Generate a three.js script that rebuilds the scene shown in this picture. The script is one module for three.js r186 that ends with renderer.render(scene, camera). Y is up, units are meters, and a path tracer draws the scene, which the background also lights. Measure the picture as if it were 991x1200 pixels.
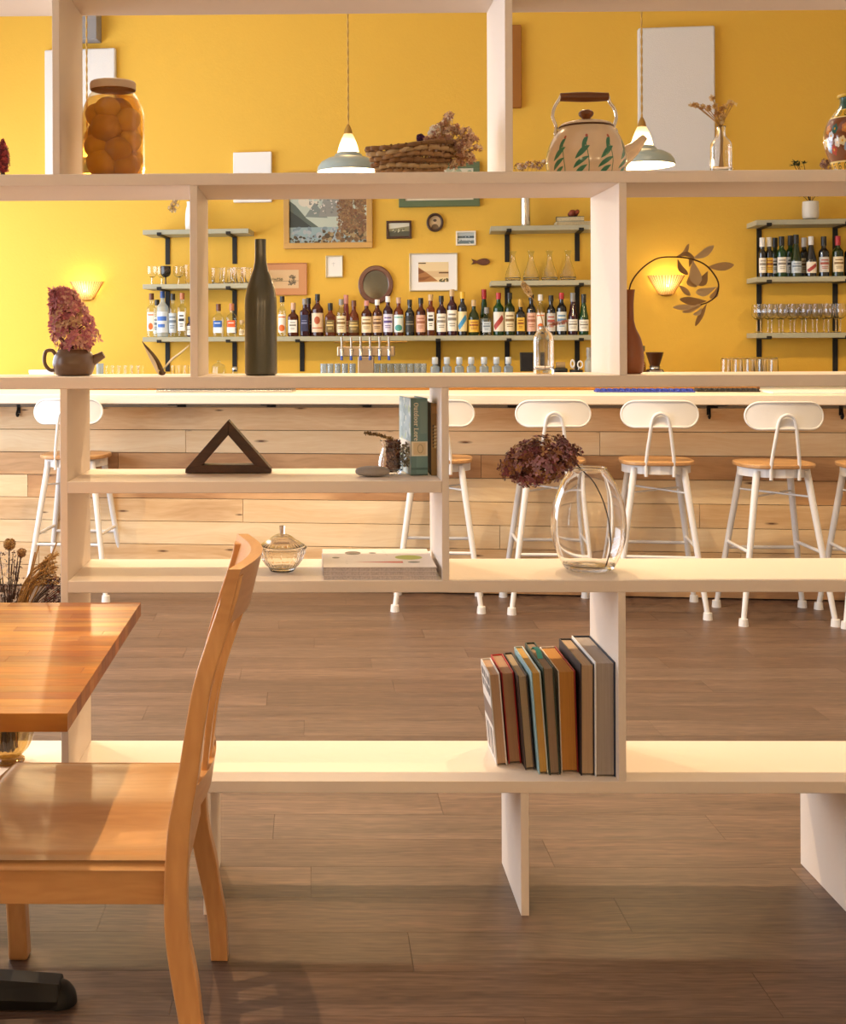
import * as THREE from 'three';
import { RoundedBoxGeometry } from 'three/addons/geometries/RoundedBoxGeometry.js';
import { RectAreaLightUniformsLib } from 'three/addons/lights/RectAreaLightUniformsLib.js';
import { mergeGeometries } from 'three/addons/utils/BufferGeometryUtils.js';

// ------------------------------------------------------------------ camera, light, exposure
const scene = new THREE.Scene();
const F = 1465, CX = 345, CY = 403;                    // focal length and principal point in the 991 x 1200 frame
const camera = new THREE.PerspectiveCamera(2 * Math.atan(797 / F) * 180 / Math.PI, 1292 / 1594, 0.05, 60);
camera.setViewOffset(1292, 1594, 646 - CX, 797 - CY, 991, 1200);
camera.position.set(0, 1.34, 2.93);
camera.rotation.set(0, 0.0143, -0.00404, 'YXZ');
camera.updateMatrixWorld(true);
scene.add(camera);
const renderer = new THREE.WebGLRenderer({ antialias: true });
renderer.toneMapping = THREE.LinearToneMapping;
renderer.toneMappingExposure = 0.97;
renderer.shadowMap.enabled = true;
RectAreaLightUniformsLib.init();
scene.background = new THREE.Color(0.75, 0.86, 1.0);   // overcast daylight outside the shop window

const LIGHT = {
  window: 6.3, windowColor: new THREE.Color(0.88, 0.96, 1.1),
  backSpot: 16.5, frontSpot: 1.3, spotColor: new THREE.Color(1.0, 0.72, 0.42),
  pendant: 2.6, dining: 2.7, sconce: 0.3, warm: new THREE.Color(1.0, 0.73, 0.38),  // dining drives the added fill lanterns behind the camera
};

// ------------------------------------------------------------------ pixel rays and the two frames of the place
const EYE = camera.position.clone();
function ray(px, py) { return new THREE.Vector3((px - CX) / F, -(py - CY) / F, -1).applyEuler(camera.rotation); }
function Pz(px, py, z) { const d = ray(px, py), k = (z - EYE.z) / d.z; return EYE.clone().addScaledVector(d, k); }   // on an upright plane parallel to the shelf unit
function Py(px, py, y) { const d = ray(px, py), k = (y - EYE.y) / d.y; return EYE.clone().addScaledVector(d, k); }   // on a level plane
const BA = 6.0 * Math.PI / 180, BC = Math.cos(BA), BS = Math.sin(BA), BO = new THREE.Vector3(0, 0, -3.84), BR = -BA; // the bar and the wall behind it are turned a little
function B(u, y, w) { return new THREE.Vector3(BO.x + u * BC + w * BS, y, BO.z + u * BS - w * BC); }
function toB(p) { const dx = p.x - BO.x, dz = p.z - BO.z; return { u: dx * BC + dz * BS, y: p.y, w: dx * BS - dz * BC }; }
function Pw(px, py, w) { const d = ray(px, py), e = toB(EYE).w, s = d.x * BS - d.z * BC, k = (w - e) / s; return toB(EYE.clone().addScaledVector(d, k)); } // bar-frame {u,y,w} on depth w

// ------------------------------------------------------------------ helpers
let seed = 12345;
function rnd(a = 1, b) { seed = (seed * 1664525 + 1013904223) >>> 0; const r = seed / 4294967296; return b === undefined ? r * a : a + r * (b - a); }
function reseed(n) { seed = n >>> 0; }
const V = (x, y, z) => new THREE.Vector3(x, y, z), V2 = (x, y) => new THREE.Vector2(x, y);
const used = {};
function numbered(n) { if (!(n in used)) { used[n] = 0; return n; } used[n]++; return n + '_' + String(used[n]).padStart(3, '0'); }
function shadow(m) { m.castShadow = true; m.receiveShadow = true; return m; }
function thing(name, label, category, pos, ry = 0, group) {
  const o = new THREE.Group(); o.name = numbered(name); scene.add(o);
  if (pos) o.position.copy(pos); o.rotation.y = ry;
  o.userData = { label, category }; if (group) o.userData.group = group;
  return o;
}
function part(parent, name, geo, mat, label) {
  const m = shadow(new THREE.Mesh(Array.isArray(geo) ? merge(geo) : geo, mat)); m.name = name; parent.add(m);
  if (label) m.userData.label = label;
  return m;
}
function struct(name, geo, mat, pos, ry = 0, label, category) {
  const m = shadow(new THREE.Mesh(Array.isArray(geo) ? merge(geo) : geo, mat)); m.name = numbered(name); scene.add(m);
  if (pos) m.position.copy(pos); m.rotation.y = ry;
  m.userData = { kind: 'structure', label, category };
  return m;
}
function dup(root, pos, ry, label, group) {
  const r = root.clone(); r.name = numbered(root.name.replace(/_\d{3}$/, '')); scene.add(r);
  r.userData = Object.assign({}, root.userData);
  if (pos) r.position.copy(pos); if (ry !== undefined) r.rotation.y = ry;
  if (label) r.userData.label = label; if (group) r.userData.group = group;
  return r;
}
function merge(list) {
  const l = list.map(g => { let q = g.index ? g.toNonIndexed() : g; for (const k of Object.keys(q.attributes)) if (!['position', 'normal', 'uv', 'color'].includes(k)) q.deleteAttribute(k); return q; });
  const col = l.some(g => g.attributes.color);
  for (const g of l) {
    const n = g.attributes.position.count;
    if (!g.attributes.uv) g.setAttribute('uv', new THREE.BufferAttribute(new Float32Array(n * 2), 2));
    if (!g.attributes.normal) g.computeVertexNormals();
    if (col && !g.attributes.color) g.setAttribute('color', new THREE.BufferAttribute(new Float32Array(n * 3).fill(1), 3));
  }
  return mergeGeometries(l, false);
}
function bx(w, h, d, x = 0, y = 0, z = 0, r = 0) {
  const g = r > 0 ? new RoundedBoxGeometry(w, h, d, 1, Math.min(r, w / 2.01, h / 2.01, d / 2.01)) : new THREE.BoxGeometry(w, h, d);
  return g.translate(x, y, z);
}
// uv in metres by the dominant direction of each face; axis is the direction of the grain (it becomes u)
function uvm(g, axis = 'x', ox = 0, oy = 0) {
  if (g.index) g = g.toNonIndexed();
  const p = g.attributes.position, n = g.attributes.normal, uv = new Float32Array(p.count * 2);
  for (let i = 0; i < p.count; i++) {
    const c = { x: p.getX(i), y: p.getY(i), z: p.getZ(i) }, a = [Math.abs(n.getX(i)), Math.abs(n.getY(i)), Math.abs(n.getZ(i))];
    const k = a[0] >= a[1] && a[0] >= a[2] ? 'x' : a[1] >= a[2] ? 'y' : 'z';
    let u = axis; if (k === axis) u = axis === 'x' ? 'z' : 'x';
    const v = ['x', 'y', 'z'].find(q => q !== k && q !== u);
    uv[2 * i] = c[u] + ox; uv[2 * i + 1] = c[v] + oy;
  }
  g.setAttribute('uv', new THREE.BufferAttribute(uv, 2)); return g;
}
function lathe(pts, seg = 24) { return new THREE.LatheGeometry(pts.map(p => V2(p[0], p[1])), seg); }
// closed double wall: the outer profile, then the same moved inwards
function shell(pts, t = 0.0022, floor = 0.004) { const inn = pts.filter(p => p[0] > t * 1.6 && p[1] > floor).map(p => [p[0] - t, p[1]]).reverse(); return [...pts, ...inn, [0.0001, (inn.length ? inn[inn.length - 1][1] : 0) ]]; }
function smoothProfile(pts, n = 24) { return new THREE.SplineCurve(pts.map(p => V2(p[0], p[1]))).getPoints(n).map(p => [Math.max(p.x, 0.0001), p.y]); }
function tube(pts, r, seg = 12, rad = 8, closed = false) { return new THREE.TubeGeometry(new THREE.CatmullRomCurve3(pts, closed), seg, r, rad, closed); }
function rod(a, b, r1, r2 = r1, seg = 10) {
  const d = b.clone().sub(a), L = d.length(), g = new THREE.CylinderGeometry(r2, r1, L, seg);
  g.translate(0, L / 2, 0).applyQuaternion(new THREE.Quaternion().setFromUnitVectors(V(0, 1, 0), d.normalize())).translate(a.x, a.y, a.z); return g;
}
function extrude(shape, depth, bevel = 0, curve = 12) {
  return new THREE.ExtrudeGeometry(shape, { depth, bevelEnabled: bevel > 0, bevelSize: bevel, bevelThickness: bevel, bevelOffset: -bevel, bevelSegments: 2, curveSegments: curve });
}
function poly(pts) { const s = new THREE.Shape(); pts.forEach((p, i) => i ? s.lineTo(p[0], p[1]) : s.moveTo(p[0], p[1])); s.closePath(); return s; }
function tint(g, c) { const n = g.attributes.position.count, a = new Float32Array(n * 3); for (let i = 0; i < n; i++) { a[3 * i] = c.r; a[3 * i + 1] = c.g; a[3 * i + 2] = c.b; } g.setAttribute('color', new THREE.BufferAttribute(a, 3)); return g; }
const col = h => new THREE.Color(h);

// ------------------------------------------------------------------ textures and materials
function h2(x, y, s) { let n = (Math.imul(x | 0, 374761393) + Math.imul(y | 0, 668265263) + Math.imul(s | 0, 974634777)) | 0; n = Math.imul(n ^ (n >>> 13), 1274126177); return ((n ^ (n >>> 16)) >>> 0) / 4294967296; }
function noise(x, y, px, py, s) {                       // value noise, tiling with periods px, py
  const xi = Math.floor(x), yi = Math.floor(y), fx = x - xi, fy = y - yi, m = (a, b) => ((a % b) + b) % b;
  const u = fx * fx * (3 - 2 * fx), v = fy * fy * (3 - 2 * fy);
  const a = h2(m(xi, px), m(yi, py), s), b = h2(m(xi + 1, px), m(yi, py), s), c = h2(m(xi, px), m(yi + 1, py), s), d = h2(m(xi + 1, px), m(yi + 1, py), s);
  return a + (b - a) * u + (c - a) * v + (a - b - c + d) * u * v;
}
function dataTex(w, h, fn, srgb = true) {
  const d = new Uint8Array(w * h * 4);
  for (let y = 0; y < h; y++) for (let x = 0; x < w; x++) { const c = fn(x / w, y / h, x, y), i = 4 * (y * w + x); for (let k = 0; k < 3; k++) d[i + k] = Math.max(0, Math.min(255, c[k])); d[i + 3] = 255; }
  const t = new THREE.DataTexture(d, w, h); t.wrapS = t.wrapT = THREE.RepeatWrapping; t.magFilter = THREE.LinearFilter; t.minFilter = THREE.LinearMipmapLinearFilter; t.generateMipmaps = true;
  if (srgb) t.colorSpace = THREE.SRGBColorSpace; t.needsUpdate = true; return t;
}
const mixc = (a, b, t) => [a[0] + (b[0] - a[0]) * t, a[1] + (b[1] - a[1]) * t, a[2] + (b[2] - a[2]) * t];
function woodTex({ light, dark, streak, s = 1, w = 512, h = 512, fine = 90, coarse = 10, amount = 0.5, heart = 0, knots = 0 }) {
  const kn = []; for (let i = 0; i < knots; i++) kn.push([h2(i, 1, s), h2(i, 2, s), 0.006 + 0.008 * h2(i, 3, s)]);
  return dataTex(w, h, (u, v) => {
    const warp = (noise(u * 4, v * 5, 4, 5, s) - 0.5) * 0.10 + (noise(u * 9, v * 10, 9, 10, s + 1) - 0.5) * 0.03;
    const vv = v + warp;
    let f = noise(u * 5, vv * fine, 5, fine, s + 2) * 0.55 + noise(u * 24, vv * fine * 2, 24, fine * 2, s + 3) * 0.45;
    let g = noise(u * 2, vv * coarse, 2, coarse, s + 4);
    let t = Math.max(0, Math.min(1, amount * (0.55 * f + 0.65 * g) * 1.2 - amount * 0.2));
    let c = mixc(light, dark, t);
    if (heart) { const q = noise(u * 2, vv * 3, 2, 3, s + 5), k = Math.max(0, Math.min(1, (q - 0.52) * 5)) * heart; c = mixc(c, streak, k * (0.6 + 0.4 * f)); }
    for (const [a, b, r] of kn) { const dx = (u - a) * 1.0, dy = (v - b) * 2.2, d = Math.sqrt(dx * dx + dy * dy); if (d < r * 3) c = mixc(c, [70, 40, 22], d < r ? 0.85 : 0.5 * (1 - (d - r) / (2 * r))); }
    return c;
  });
}
function rep(t, sx, sy) { const c = t.clone(); c.repeat.set(sx, sy); c.needsUpdate = true; return c; }
function canvasTex(w, h, draw) {
  const c = document.createElement('canvas'); c.width = w; c.height = h; const g = c.getContext('2d'); draw(g, w, h);
  const t = new THREE.CanvasTexture(c); t.colorSpace = THREE.SRGBColorSpace; t.magFilter = THREE.LinearFilter; return t;
}
function mat(color, roughness = 0.6, extra = {}) { return new THREE.MeshStandardMaterial(Object.assign({ color, roughness }, extra)); }
function phys(o) { return new THREE.MeshPhysicalMaterial(o); }

const speck = dataTex(256, 256, (u, v, x, y) => { const n = 128 + (noise(u * 40, v * 40, 40, 40, 5) - 0.5) * 120 + (noise(u * 128, v * 128, 128, 128, 6) - 0.5) * 90; return [n, n, n]; }, false);
const paintBump = rep(speck, 2, 2);
const M = {};
M.unit = mat('#ebdbca', 0.5, { bumpMap: rep(speck, 3, 3), bumpScale: 0.0003 });
M.wall = mat(new THREE.Color(0.76, 0.45, 0.052), 0.75, { bumpMap: paintBump, bumpScale: 0.0008 });
M.plaster = mat('#e9dcc8', 0.8);
M.ceiling = mat('#efe8dc', 0.85);
M.black = mat('#15130f', 0.45);
M.iron = mat('#191613', 0.55, { metalness: 0.3 });
M.whiteMetal = mat('#e9e6e1', 0.35);
M.steel = mat('#c9c6c0', 0.28, { metalness: 1 });
M.brass = mat('#b08a4a', 0.35, { metalness: 1 });
M.glass = phys({ color: '#ffffff', roughness: 0.02, transmission: 1, thickness: 0, ior: 1.5 });
M.solidGlass = phys({ color: '#ffffff', roughness: 0.015, transmission: 1, thickness: 0.01, ior: 1.5 });
M.dark = mat('#2a2622', 0.6);
M.white = mat('#f0ece6', 0.55);
// ------------------------------------------------------------------ the room shell
const H = 4.05, WL = -3.7, WR = 5.6, WB = 2.35, WF = -10.2;      // ceiling height; left, right, back, front faces in the bar frame
{
  const fl = struct('floor', bx(WR - WL + 0.4, 0.1, WB - WF + 0.4, (WL + WR) / 2, -0.062, -(WB + WF) / 2), mat('#4a3c32', 0.9), BO, BR, 'grey brown plank floor of the dining room', 'floor');
  // planks run along x (parallel to the shelf unit); built where the photograph shows them
  const fineGrain = (s, light, dark) => dataTex(1024, 256, (u, v) => {
    const w = (noise(u * 6, v * 4, 6, 4, s) - 0.5) * 0.05;
    const f = noise(u * 8, (v + w) * 96, 8, 96, s + 1) * 0.5 + noise(u * 40, (v + w) * 128, 40, 128, s + 2) * 0.5;
    const c = noise(u * 3, (v + w) * 9, 3, 9, s + 3);
    const t = Math.max(0, Math.min(1, 0.8 * f + 0.25 * c - 0.03));
    return mixc(light, dark, t);
  });
  const texs = [fineGrain(11, [138, 110, 92], [74, 56, 45]), fineGrain(31, [134, 108, 91], [71, 55, 45])];
  const mats = []; texs.forEach((t, i) => ['#ffffff', '#f4f1ef', '#e9e5e2'].forEach(c => mats.push(mat(c, 0.42, { map: rep(t, 1 / 1.3, 1 / 0.5), bumpMap: rep(t, 1 / 1.3, 1 / 0.5), bumpScale: 0.0006 }))));
  reseed(77);
  const PW = 0.178, PL = 1.22, g = 0.0009;
  let z0 = 1.15, row = 0;
  const inv = -BR;
  const holder = fl;
  const geos = [];
  for (let k = 0; k < 4; k++) geos.push(null);
  const q = new THREE.Quaternion().setFromAxisAngle(V(0, 1, 0), -BR);
  const toLocal = p => p.clone().sub(BO).applyQuaternion(q);
  const shapes = [0, 1, 2, 3, 4, 5].map(i => { const b = bx(PL - g, 0.012, PW - g, 0, -0.006, 0); return uvm(b, 'x', i * 0.53 + 0.1, i * 0.31); });
  while (z0 > -4.1) {
    const off = ((row * 0.43) % 1) * PL + rnd(-0.08, 0.08);
    const zc = z0 - PW / 2, dist = EYE.z - zc;
    const xmin = -0.30 * dist - 0.35, xmax = 0.46 * dist + 0.35;
    for (let x = Math.floor((xmin - off) / PL) * PL + off; x < xmax; x += PL) {
      const m = part(holder, 'plank', shapes[Math.floor(rnd(6))], mats[Math.floor(rnd(mats.length))]);
      const p = toLocal(V(x + PL / 2, 0, zc)); m.position.copy(p); m.rotation.y = -BR;
    }
    z0 -= PW; row++;
  }
}
struct('ceiling', bx(WR - WL + 0.4, 0.1, WB - WF + 0.4, (WL + WR) / 2, H + 0.05, -(WB + WF) / 2), M.ceiling, BO, BR, 'plain white ceiling of the dining room', 'ceiling');
struct('wall_back', uvm(bx(WR - WL + 0.4, H, 0.15, (WL + WR) / 2, H / 2, -WB - 0.075)), M.wall, BO, BR, 'mustard yellow painted wall behind the bar', 'wall');
struct('wall_right', bx(0.15, H, WB - WF, WR + 0.075, H / 2, -(WB + WF) / 2), M.plaster, BO, BR, 'plain cream side wall of the room', 'wall');
struct('wall_front', bx(WR - WL + 0.4, H, 0.15, (WL + WR) / 2, H / 2, -WF + 0.075), M.plaster, BO, BR, 'plain cream wall at the dining end of the room', 'wall');
{
  // left wall with the shop windows: sill, header, piers
  const SILL = 0.55, HEAD = 2.85, w0 = -5.6, w1 = 2.1;
  const L = [bx(0.15, SILL, WB - WF, WL - 0.075, SILL / 2, -(WB + WF) / 2), bx(0.15, H - HEAD, WB - WF, WL - 0.075, (H + HEAD) / 2, -(WB + WF) / 2),
    bx(0.15, HEAD - SILL, WB - w1, WL - 0.075, (SILL + HEAD) / 2, -(WB + w1) / 2), bx(0.15, HEAD - SILL, w0 - WF, WL - 0.075, (SILL + HEAD) / 2, -(w0 + WF) / 2)];
  struct('wall_left', L, M.plaster, BO, BR, 'cream side wall with the large shop windows', 'wall');
  const n = 5, step = (w1 - w0) / n;
  for (let i = 0; i < n; i++) {
    const c = w0 + step * (i + 0.5), fr = 0.05;
    const win = struct('window_' + (i + 1), [bx(0.08, fr, step, 0, SILL + fr / 2, 0), bx(0.08, fr, step, 0, HEAD - fr / 2, 0), bx(0.08, HEAD - SILL - 2 * fr, fr, 0, (SILL + HEAD) / 2, step / 2 - fr / 2), bx(0.08, HEAD - SILL - 2 * fr, fr, 0, (SILL + HEAD) / 2, -step / 2 + fr / 2)], M.white, B(WL - 0.075, 0, c), BR, 'tall white framed shop window in the side wall', 'window');
    part(win, 'pane', bx(0.006, HEAD - SILL - 2 * fr - 0.002, step - 2 * fr - 0.002, 0, (SILL + HEAD) / 2, 0), M.glass);
    const a = new THREE.RectAreaLight(LIGHT.windowColor, LIGHT.window, step - 2 * fr, HEAD - SILL - 2 * fr);
    a.position.copy(B(WL + 0.03, (SILL + HEAD) / 2, c)); a.lookAt(B(WL + 3, (SILL + HEAD) / 2, c)); a.name = 'window_daylight'; scene.add(a);
  }
}
// ------------------------------------------------------------------ the bar
{
  const bar = thing('bar_counter', 'long bar with horizontal pine boards and thick cream top', 'bar', B(0, 0, 0), BR);
  const u0 = -3.2, u1 = 3.6, top = 1.024;
  part(bar, 'carcass', bx(u1 - u0, top - 0.04, 0.06, (u0 + u1) / 2, (top - 0.04) / 2, -0.055), mat('#4a3826', 0.9));
  part(bar, 'worktop', uvm(bx(u1 - u0, 0.052, 0.85, (u0 + u1) / 2, 1.05, -0.17, 0.006)), mat('#eee2cf', 0.4), 'thick cream painted top');
  const pine = woodTex({ light: [240, 212, 168], dark: [210, 168, 118], streak: [150, 104, 66], s: 3, fine: 48, coarse: 8, amount: 0.9, heart: 0.25, knots: 5 });
  const brown = woodTex({ light: [224, 180, 130], dark: [190, 142, 94], streak: [158, 112, 74], s: 9, fine: 44, coarse: 6, amount: 0.95, heart: 0.6, knots: 3 });
  const pale = woodTex({ light: [247, 224, 184], dark: [228, 192, 142], streak: [190, 140, 92], s: 17, fine: 52, coarse: 7, amount: 0.8, heart: 0.2, knots: 2 });
  const bm = [pine, brown, pale].map(t => mat('#ffffff', 0.55, { map: rep(t, 1 / 1.1, 1 / 0.5), bumpMap: rep(t, 1 / 1.1, 1 / 0.5), bumpScale: 0.0008 }));
  const order = [[0, 0], [2, 2], [1, 1], [2, 1], [2, 0], [2, 2], [0, 0], [1, 0], [0, 0]];
  const h = 0.1255; reseed(5);
  let y = 0.996; let r = 0;
  while (y > 0.02) {
    const y0 = Math.max(0.005, y - h), hh = y - y0;
    let u = u0 + rnd(-1.4, 0), k = 0;
    if (r === 1) u = -2.0 - 0.9;
    while (u < u1) {
      let L = rnd(1.7, 2.7); if (r === 1) L = k === 0 ? 2.2 : k === 1 ? 2.22 : 2.0;
      const a = Math.max(u, u0), b = Math.min(u + L, u1);
      if (b - a > 0.05) part(bar, 'board', uvm(bx(b - a - 0.002, hh - 0.003, 0.022, (a + b) / 2, (y + y0) / 2, -0.011, 0.0012), 'x', rnd(2), rnd(1)), bm[order[r % order.length][k % 2]]);
      u += L; k++;
    }
    y = y0; r++;
  }
  for (const px of [22, 830, 985]) {
    const p = Pw(px, 478, 0);
    part(bar, 'coat_hook', [tube([V(p.u, 0.99, 0.004), V(p.u, 0.975, 0.022), V(p.u, 0.955, 0.035), V(p.u, 0.945, 0.018), V(p.u, 0.955, 0.006)], 0.006, 14, 8), bx(0.02, 0.05, 0.006, p.u, 0.985, 0.003)], M.iron);
  }
  for (const px of [213, 318, 430, 600, 835]) {
    const p = Pw(px, 478, 0);
    part(bar, 'bracket', [bx(0.05, 0.007, 0.22, p.u, 1.0205, 0.12), bx(0.05, 0.028, 0.006, p.u, 1.01, 0.003)], M.iron);
  }
}
// ------------------------------------------------------------------ back counter behind the bar
{
  const c = thing('back_counter', 'low back counter against the yellow wall', 'counter', B(0, 0, 0), BR);
  part(c, 'cabinet', bx(6.2, 1.0, 0.52, 0.3, 0.5, -2.07), mat('#5b4a39', 0.7));
  part(c, 'worktop', bx(6.24, 0.04, 0.58, 0.3, 1.022, -2.06, 0.004), mat('#d8cfc0', 0.35));
}
// ------------------------------------------------------------------ open shelf unit
const SY = {}; const SD = 0.30;
{
  const unit = thing('open_shelf_divider', 'tall open cream painted shelf unit dividing the room', 'shelf', V(0, 0, 0));
  const X = px => Pz(px, 700, 0).x, Y = (px, py) => Pz(px, py, 0).y;
  const x0 = X(-260), x1 = X(1180);
  const tops = { a: Y(495, 201.5), b: Y(495, 440.5), c: Y(300, 564), d: Y(495, 680.5), e: Y(495, 915.5) };
  const TH = 0.028; Object.assign(SY, tops); SY.TH = TH;
  const under = Y(495, -24);
  const board = (xa, xb, top) => part(unit, 'shelf_board', uvm(bx(xb - xa, TH, SD, (xa + xb) / 2, top - TH / 2, -SD / 2, 0.0018)), M.unit);
  const up = (pa, pb, y0, y1) => { const xa = X(pa), xb = X(pb); part(unit, 'upright_panel', uvm(bx(xb - xa, y1 - y0, SD - 0.001, (xa + xb) / 2, (y0 + y1) / 2, -SD / 2 - 0.0002, 0.0012)), M.unit); };
  board(x0, x1, under + TH);
  board(x0, x1, tops.a); board(x0, x1, tops.b);
  board(X(79.6), X(518), tops.c); board(X(79.6), x1, tops.d); board(x0, x1, tops.e);
  up(63.5, 72, tops.a, under); up(594, 603, tops.a, under); up(1120, 1129, tops.a, under);
  up(224, 233, tops.b, tops.a - TH); up(727, 736, tops.b, tops.a - TH); up(-250, -241, tops.b, tops.a - TH);
  up(71, 79.6, tops.e, tops.b - TH); up(518, 526.6, tops.d, tops.b - TH); up(1160, 1169, tops.d, tops.b - TH);
  up(724, 733, tops.e, tops.d - TH); up(1160, 1169, tops.e, tops.d - TH);
  up(237, 246, 0, tops.e - TH); up(609, 618.5, 0, tops.e - TH); up(995, 1004, 0, tops.e - TH); up(-200, -191, 0, tops.e - TH);
}
// ------------------------------------------------------------------ ceiling spotlights (each with its own light)
{
  let proto = null;
  const lens = mat('#fff1d8', 0.5, { emissive: new THREE.Color(1.0, 0.8, 0.5), emissiveIntensity: 3 });
  const make = (p, power, label, group, angle = 1.02) => {
    const s = thing('spotlight_lamp', label, 'light', p, 0, group);
    part(s, 'canopy', new THREE.CylinderGeometry(0.05, 0.05, 0.02, 20).translate(0, -0.01, 0), M.white);
    part(s, 'stem', new THREE.CylinderGeometry(0.008, 0.008, 0.08, 10).translate(0, -0.055, 0), M.white);
    part(s, 'can', lathe([[0.0001, -0.09], [0.045, -0.09], [0.05, -0.1], [0.05, -0.22], [0.046, -0.22], [0.046, -0.2]], 24), M.white);
    part(s, 'lamp_lens', new THREE.CylinderGeometry(0.046, 0.046, 0.004, 24).translate(0, -0.203, 0), lens);
    const l = new THREE.SpotLight(LIGHT.spotColor, power, 0, angle, 0.55, 2); l.position.copy(p).add(V(0, -0.215, 0)); l.target.position.copy(p).add(V(0, -3, 0)); l.castShadow = true; l.shadow.radius = 1.0; scene.add(l, l.target);
  };
  for (const x of [-2.1, -0.75, 0.6, 1.95]) make(V(x, H, -1.95), LIGHT.backSpot, 'white cylinder spotlight on the ceiling between the bar and the shelf unit', 'ceiling spotlights by the bar');
  for (const [x, z] of [[-1.6, 2.4], [1.7, 2.4]]) make(V(x, H, z), LIGHT.frontSpot, 'white cylinder spotlight on the ceiling at the dining end', 'ceiling spotlights over the dining tables');
  make(V(-0.42, H, 0.9), LIGHT.frontSpot * 17, 'white cylinder spotlight on the ceiling above the wooden chair', 'ceiling spotlights over the dining tables', 0.4);
}
// ------------------------------------------------------------------ pendant lamps over the bar
{
  const enamel = mat('#949f98', 0.3), inner = mat('#f6efe0', 0.5), shadeW = 0.172;
  const cord = mat('#c49a4e', 0.8);
  const bulbM = mat('#fff4dc', 0.4, { emissive: new THREE.Color(1, 0.82, 0.5), emissiveIntensity: 9 });
  const neckM = phys({ color: '#fff2d8', roughness: 0.45, transmission: 0.75, thickness: 0, ior: 1.4, emissive: new THREE.Color(1, 0.78, 0.42), emissiveIntensity: 0.5 });
  const lamp = thing('pendant_lamp', 'grey green enamel pendant lamp hanging over the bar on a twisted cord', 'lamp', V(0, 0, 0), 0, 'pendant lamps over the bar');
  // local origin at the rim
  part(lamp, 'shade', lathe([[0.172, 0], [0.174, 0.005], [0.168, 0.03], [0.15, 0.054], [0.115, 0.074], [0.08, 0.083], [0.073, 0.096], [0.06, 0.106]], 40), enamel);
  part(lamp, 'shade_lining', lathe([[0.170, 0.001], [0.164, 0.028], [0.146, 0.051], [0.112, 0.07], [0.075, 0.079], [0.055, 0.086]], 40), inner, 'white enamel lining');
  part(lamp, 'neck', lathe(smoothProfile([[0.06, 0.105], [0.052, 0.14], [0.036, 0.185], [0.022, 0.212]], 10), 28), neckM, 'pale glowing glass neck');
  part(lamp, 'bulb', new THREE.SphereGeometry(0.03, 18, 14).scale(1, 1.45, 1).translate(0, 0.14, 0), bulbM);
  part(lamp, 'socket', lathe([[0.024, 0.21], [0.02, 0.23], [0.012, 0.25], [0.006, 0.262], [0.0001, 0.263]], 20), M.brass);
  const strands = []; for (const k of [0, Math.PI]) { const pts = []; for (let i = 0; i <= 70; i++) { const y = 0.255 + i * 0.0155, a = i * 0.95 + k; pts.push(V(Math.cos(a) * 0.003, y, Math.sin(a) * 0.003)); } strands.push(tube(pts, 0.0032, 140, 5)); }
  part(lamp, 'cord', strands, cord);
  part(lamp, 'canopy', new THREE.CylinderGeometry(0.05, 0.055, 0.025, 20).translate(0, H - 2.292 - 0.0125, 0), M.brass);
  part(lamp, 'cord_upper', new THREE.CylinderGeometry(0.004, 0.004, H - 2.292 - 0.025 - 1.33, 8).translate(0, (H - 2.292 - 0.025 + 1.33) / 2, 0), cord);
  let first = true;
  for (const px of [102, 408, 752, 1150]) {
    const q = Pw(px, 186, 0.18); const pos = B(q.u, 2.292, 0.18);
    const o = first ? lamp : dup(lamp); o.position.copy(pos); first = false; o.userData.label = 'grey green enamel pendant lamp over the bar, ' + { 102: 'hanging behind the fruit jar', 408: 'hanging behind the wicker basket', 752: 'hanging behind the kettle spout', 1150: 'hanging beyond the patterned vase' }[px];
    const l = new THREE.PointLight(LIGHT.warm, LIGHT.pendant, 0, 2); l.position.copy(pos).add(V(0, 0.03, 0)); l.castShadow = true; l.shadow.radius = 1.5; scene.add(l);
  }
}
// ------------------------------------------------------------------ unseen lanterns added behind the camera as warm fill for the shelf fronts
{
  const paper = phys({ color: '#f6e6cc', roughness: 0.9, transmission: 0.5, thickness: 0, emissive: new THREE.Color(1, 0.74, 0.45), emissiveIntensity: 0.5 });
  const lan = thing('added_fill_lantern', 'added round fill lantern hanging out of view behind the camera', 'lamp', V(0, 0, 0), 0, 'added fill lanterns behind the camera');
  part(lan, 'paper_shade', lathe(smoothProfile([[0.06, -0.15], [0.15, -0.1], [0.19, 0], [0.15, 0.1], [0.06, 0.15]], 20), 32), paper);
  part(lan, 'top_ring', new THREE.TorusGeometry(0.06, 0.004, 8, 24).rotateX(Math.PI / 2).translate(0, 0.15, 0), M.iron);
  part(lan, 'cord', [new THREE.CylinderGeometry(0.004, 0.004, H - 1.95, 8).translate(0, (H - 1.95) / 2, 0), rod(V(-0.06, 0.15, 0), V(0.06, 0.15, 0), 0.003)], M.iron);
  part(lan, 'bulb', new THREE.SphereGeometry(0.035, 16, 12), mat('#fff4dc', 0.4, { emissive: new THREE.Color(1, 0.82, 0.5), emissiveIntensity: 6 }));
  [[-1.5, 4.3], [0.6, 4.6], [2.4, 4.3]].forEach(([x, z], i) => { const o = i ? dup(lan) : lan; o.position.set(x, 1.95, z); const l = new THREE.PointLight(LIGHT.spotColor, LIGHT.dining, 0, 2); l.position.copy(o.position); l.castShadow = true; l.shadow.radius = 6; scene.add(l); });
}
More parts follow.
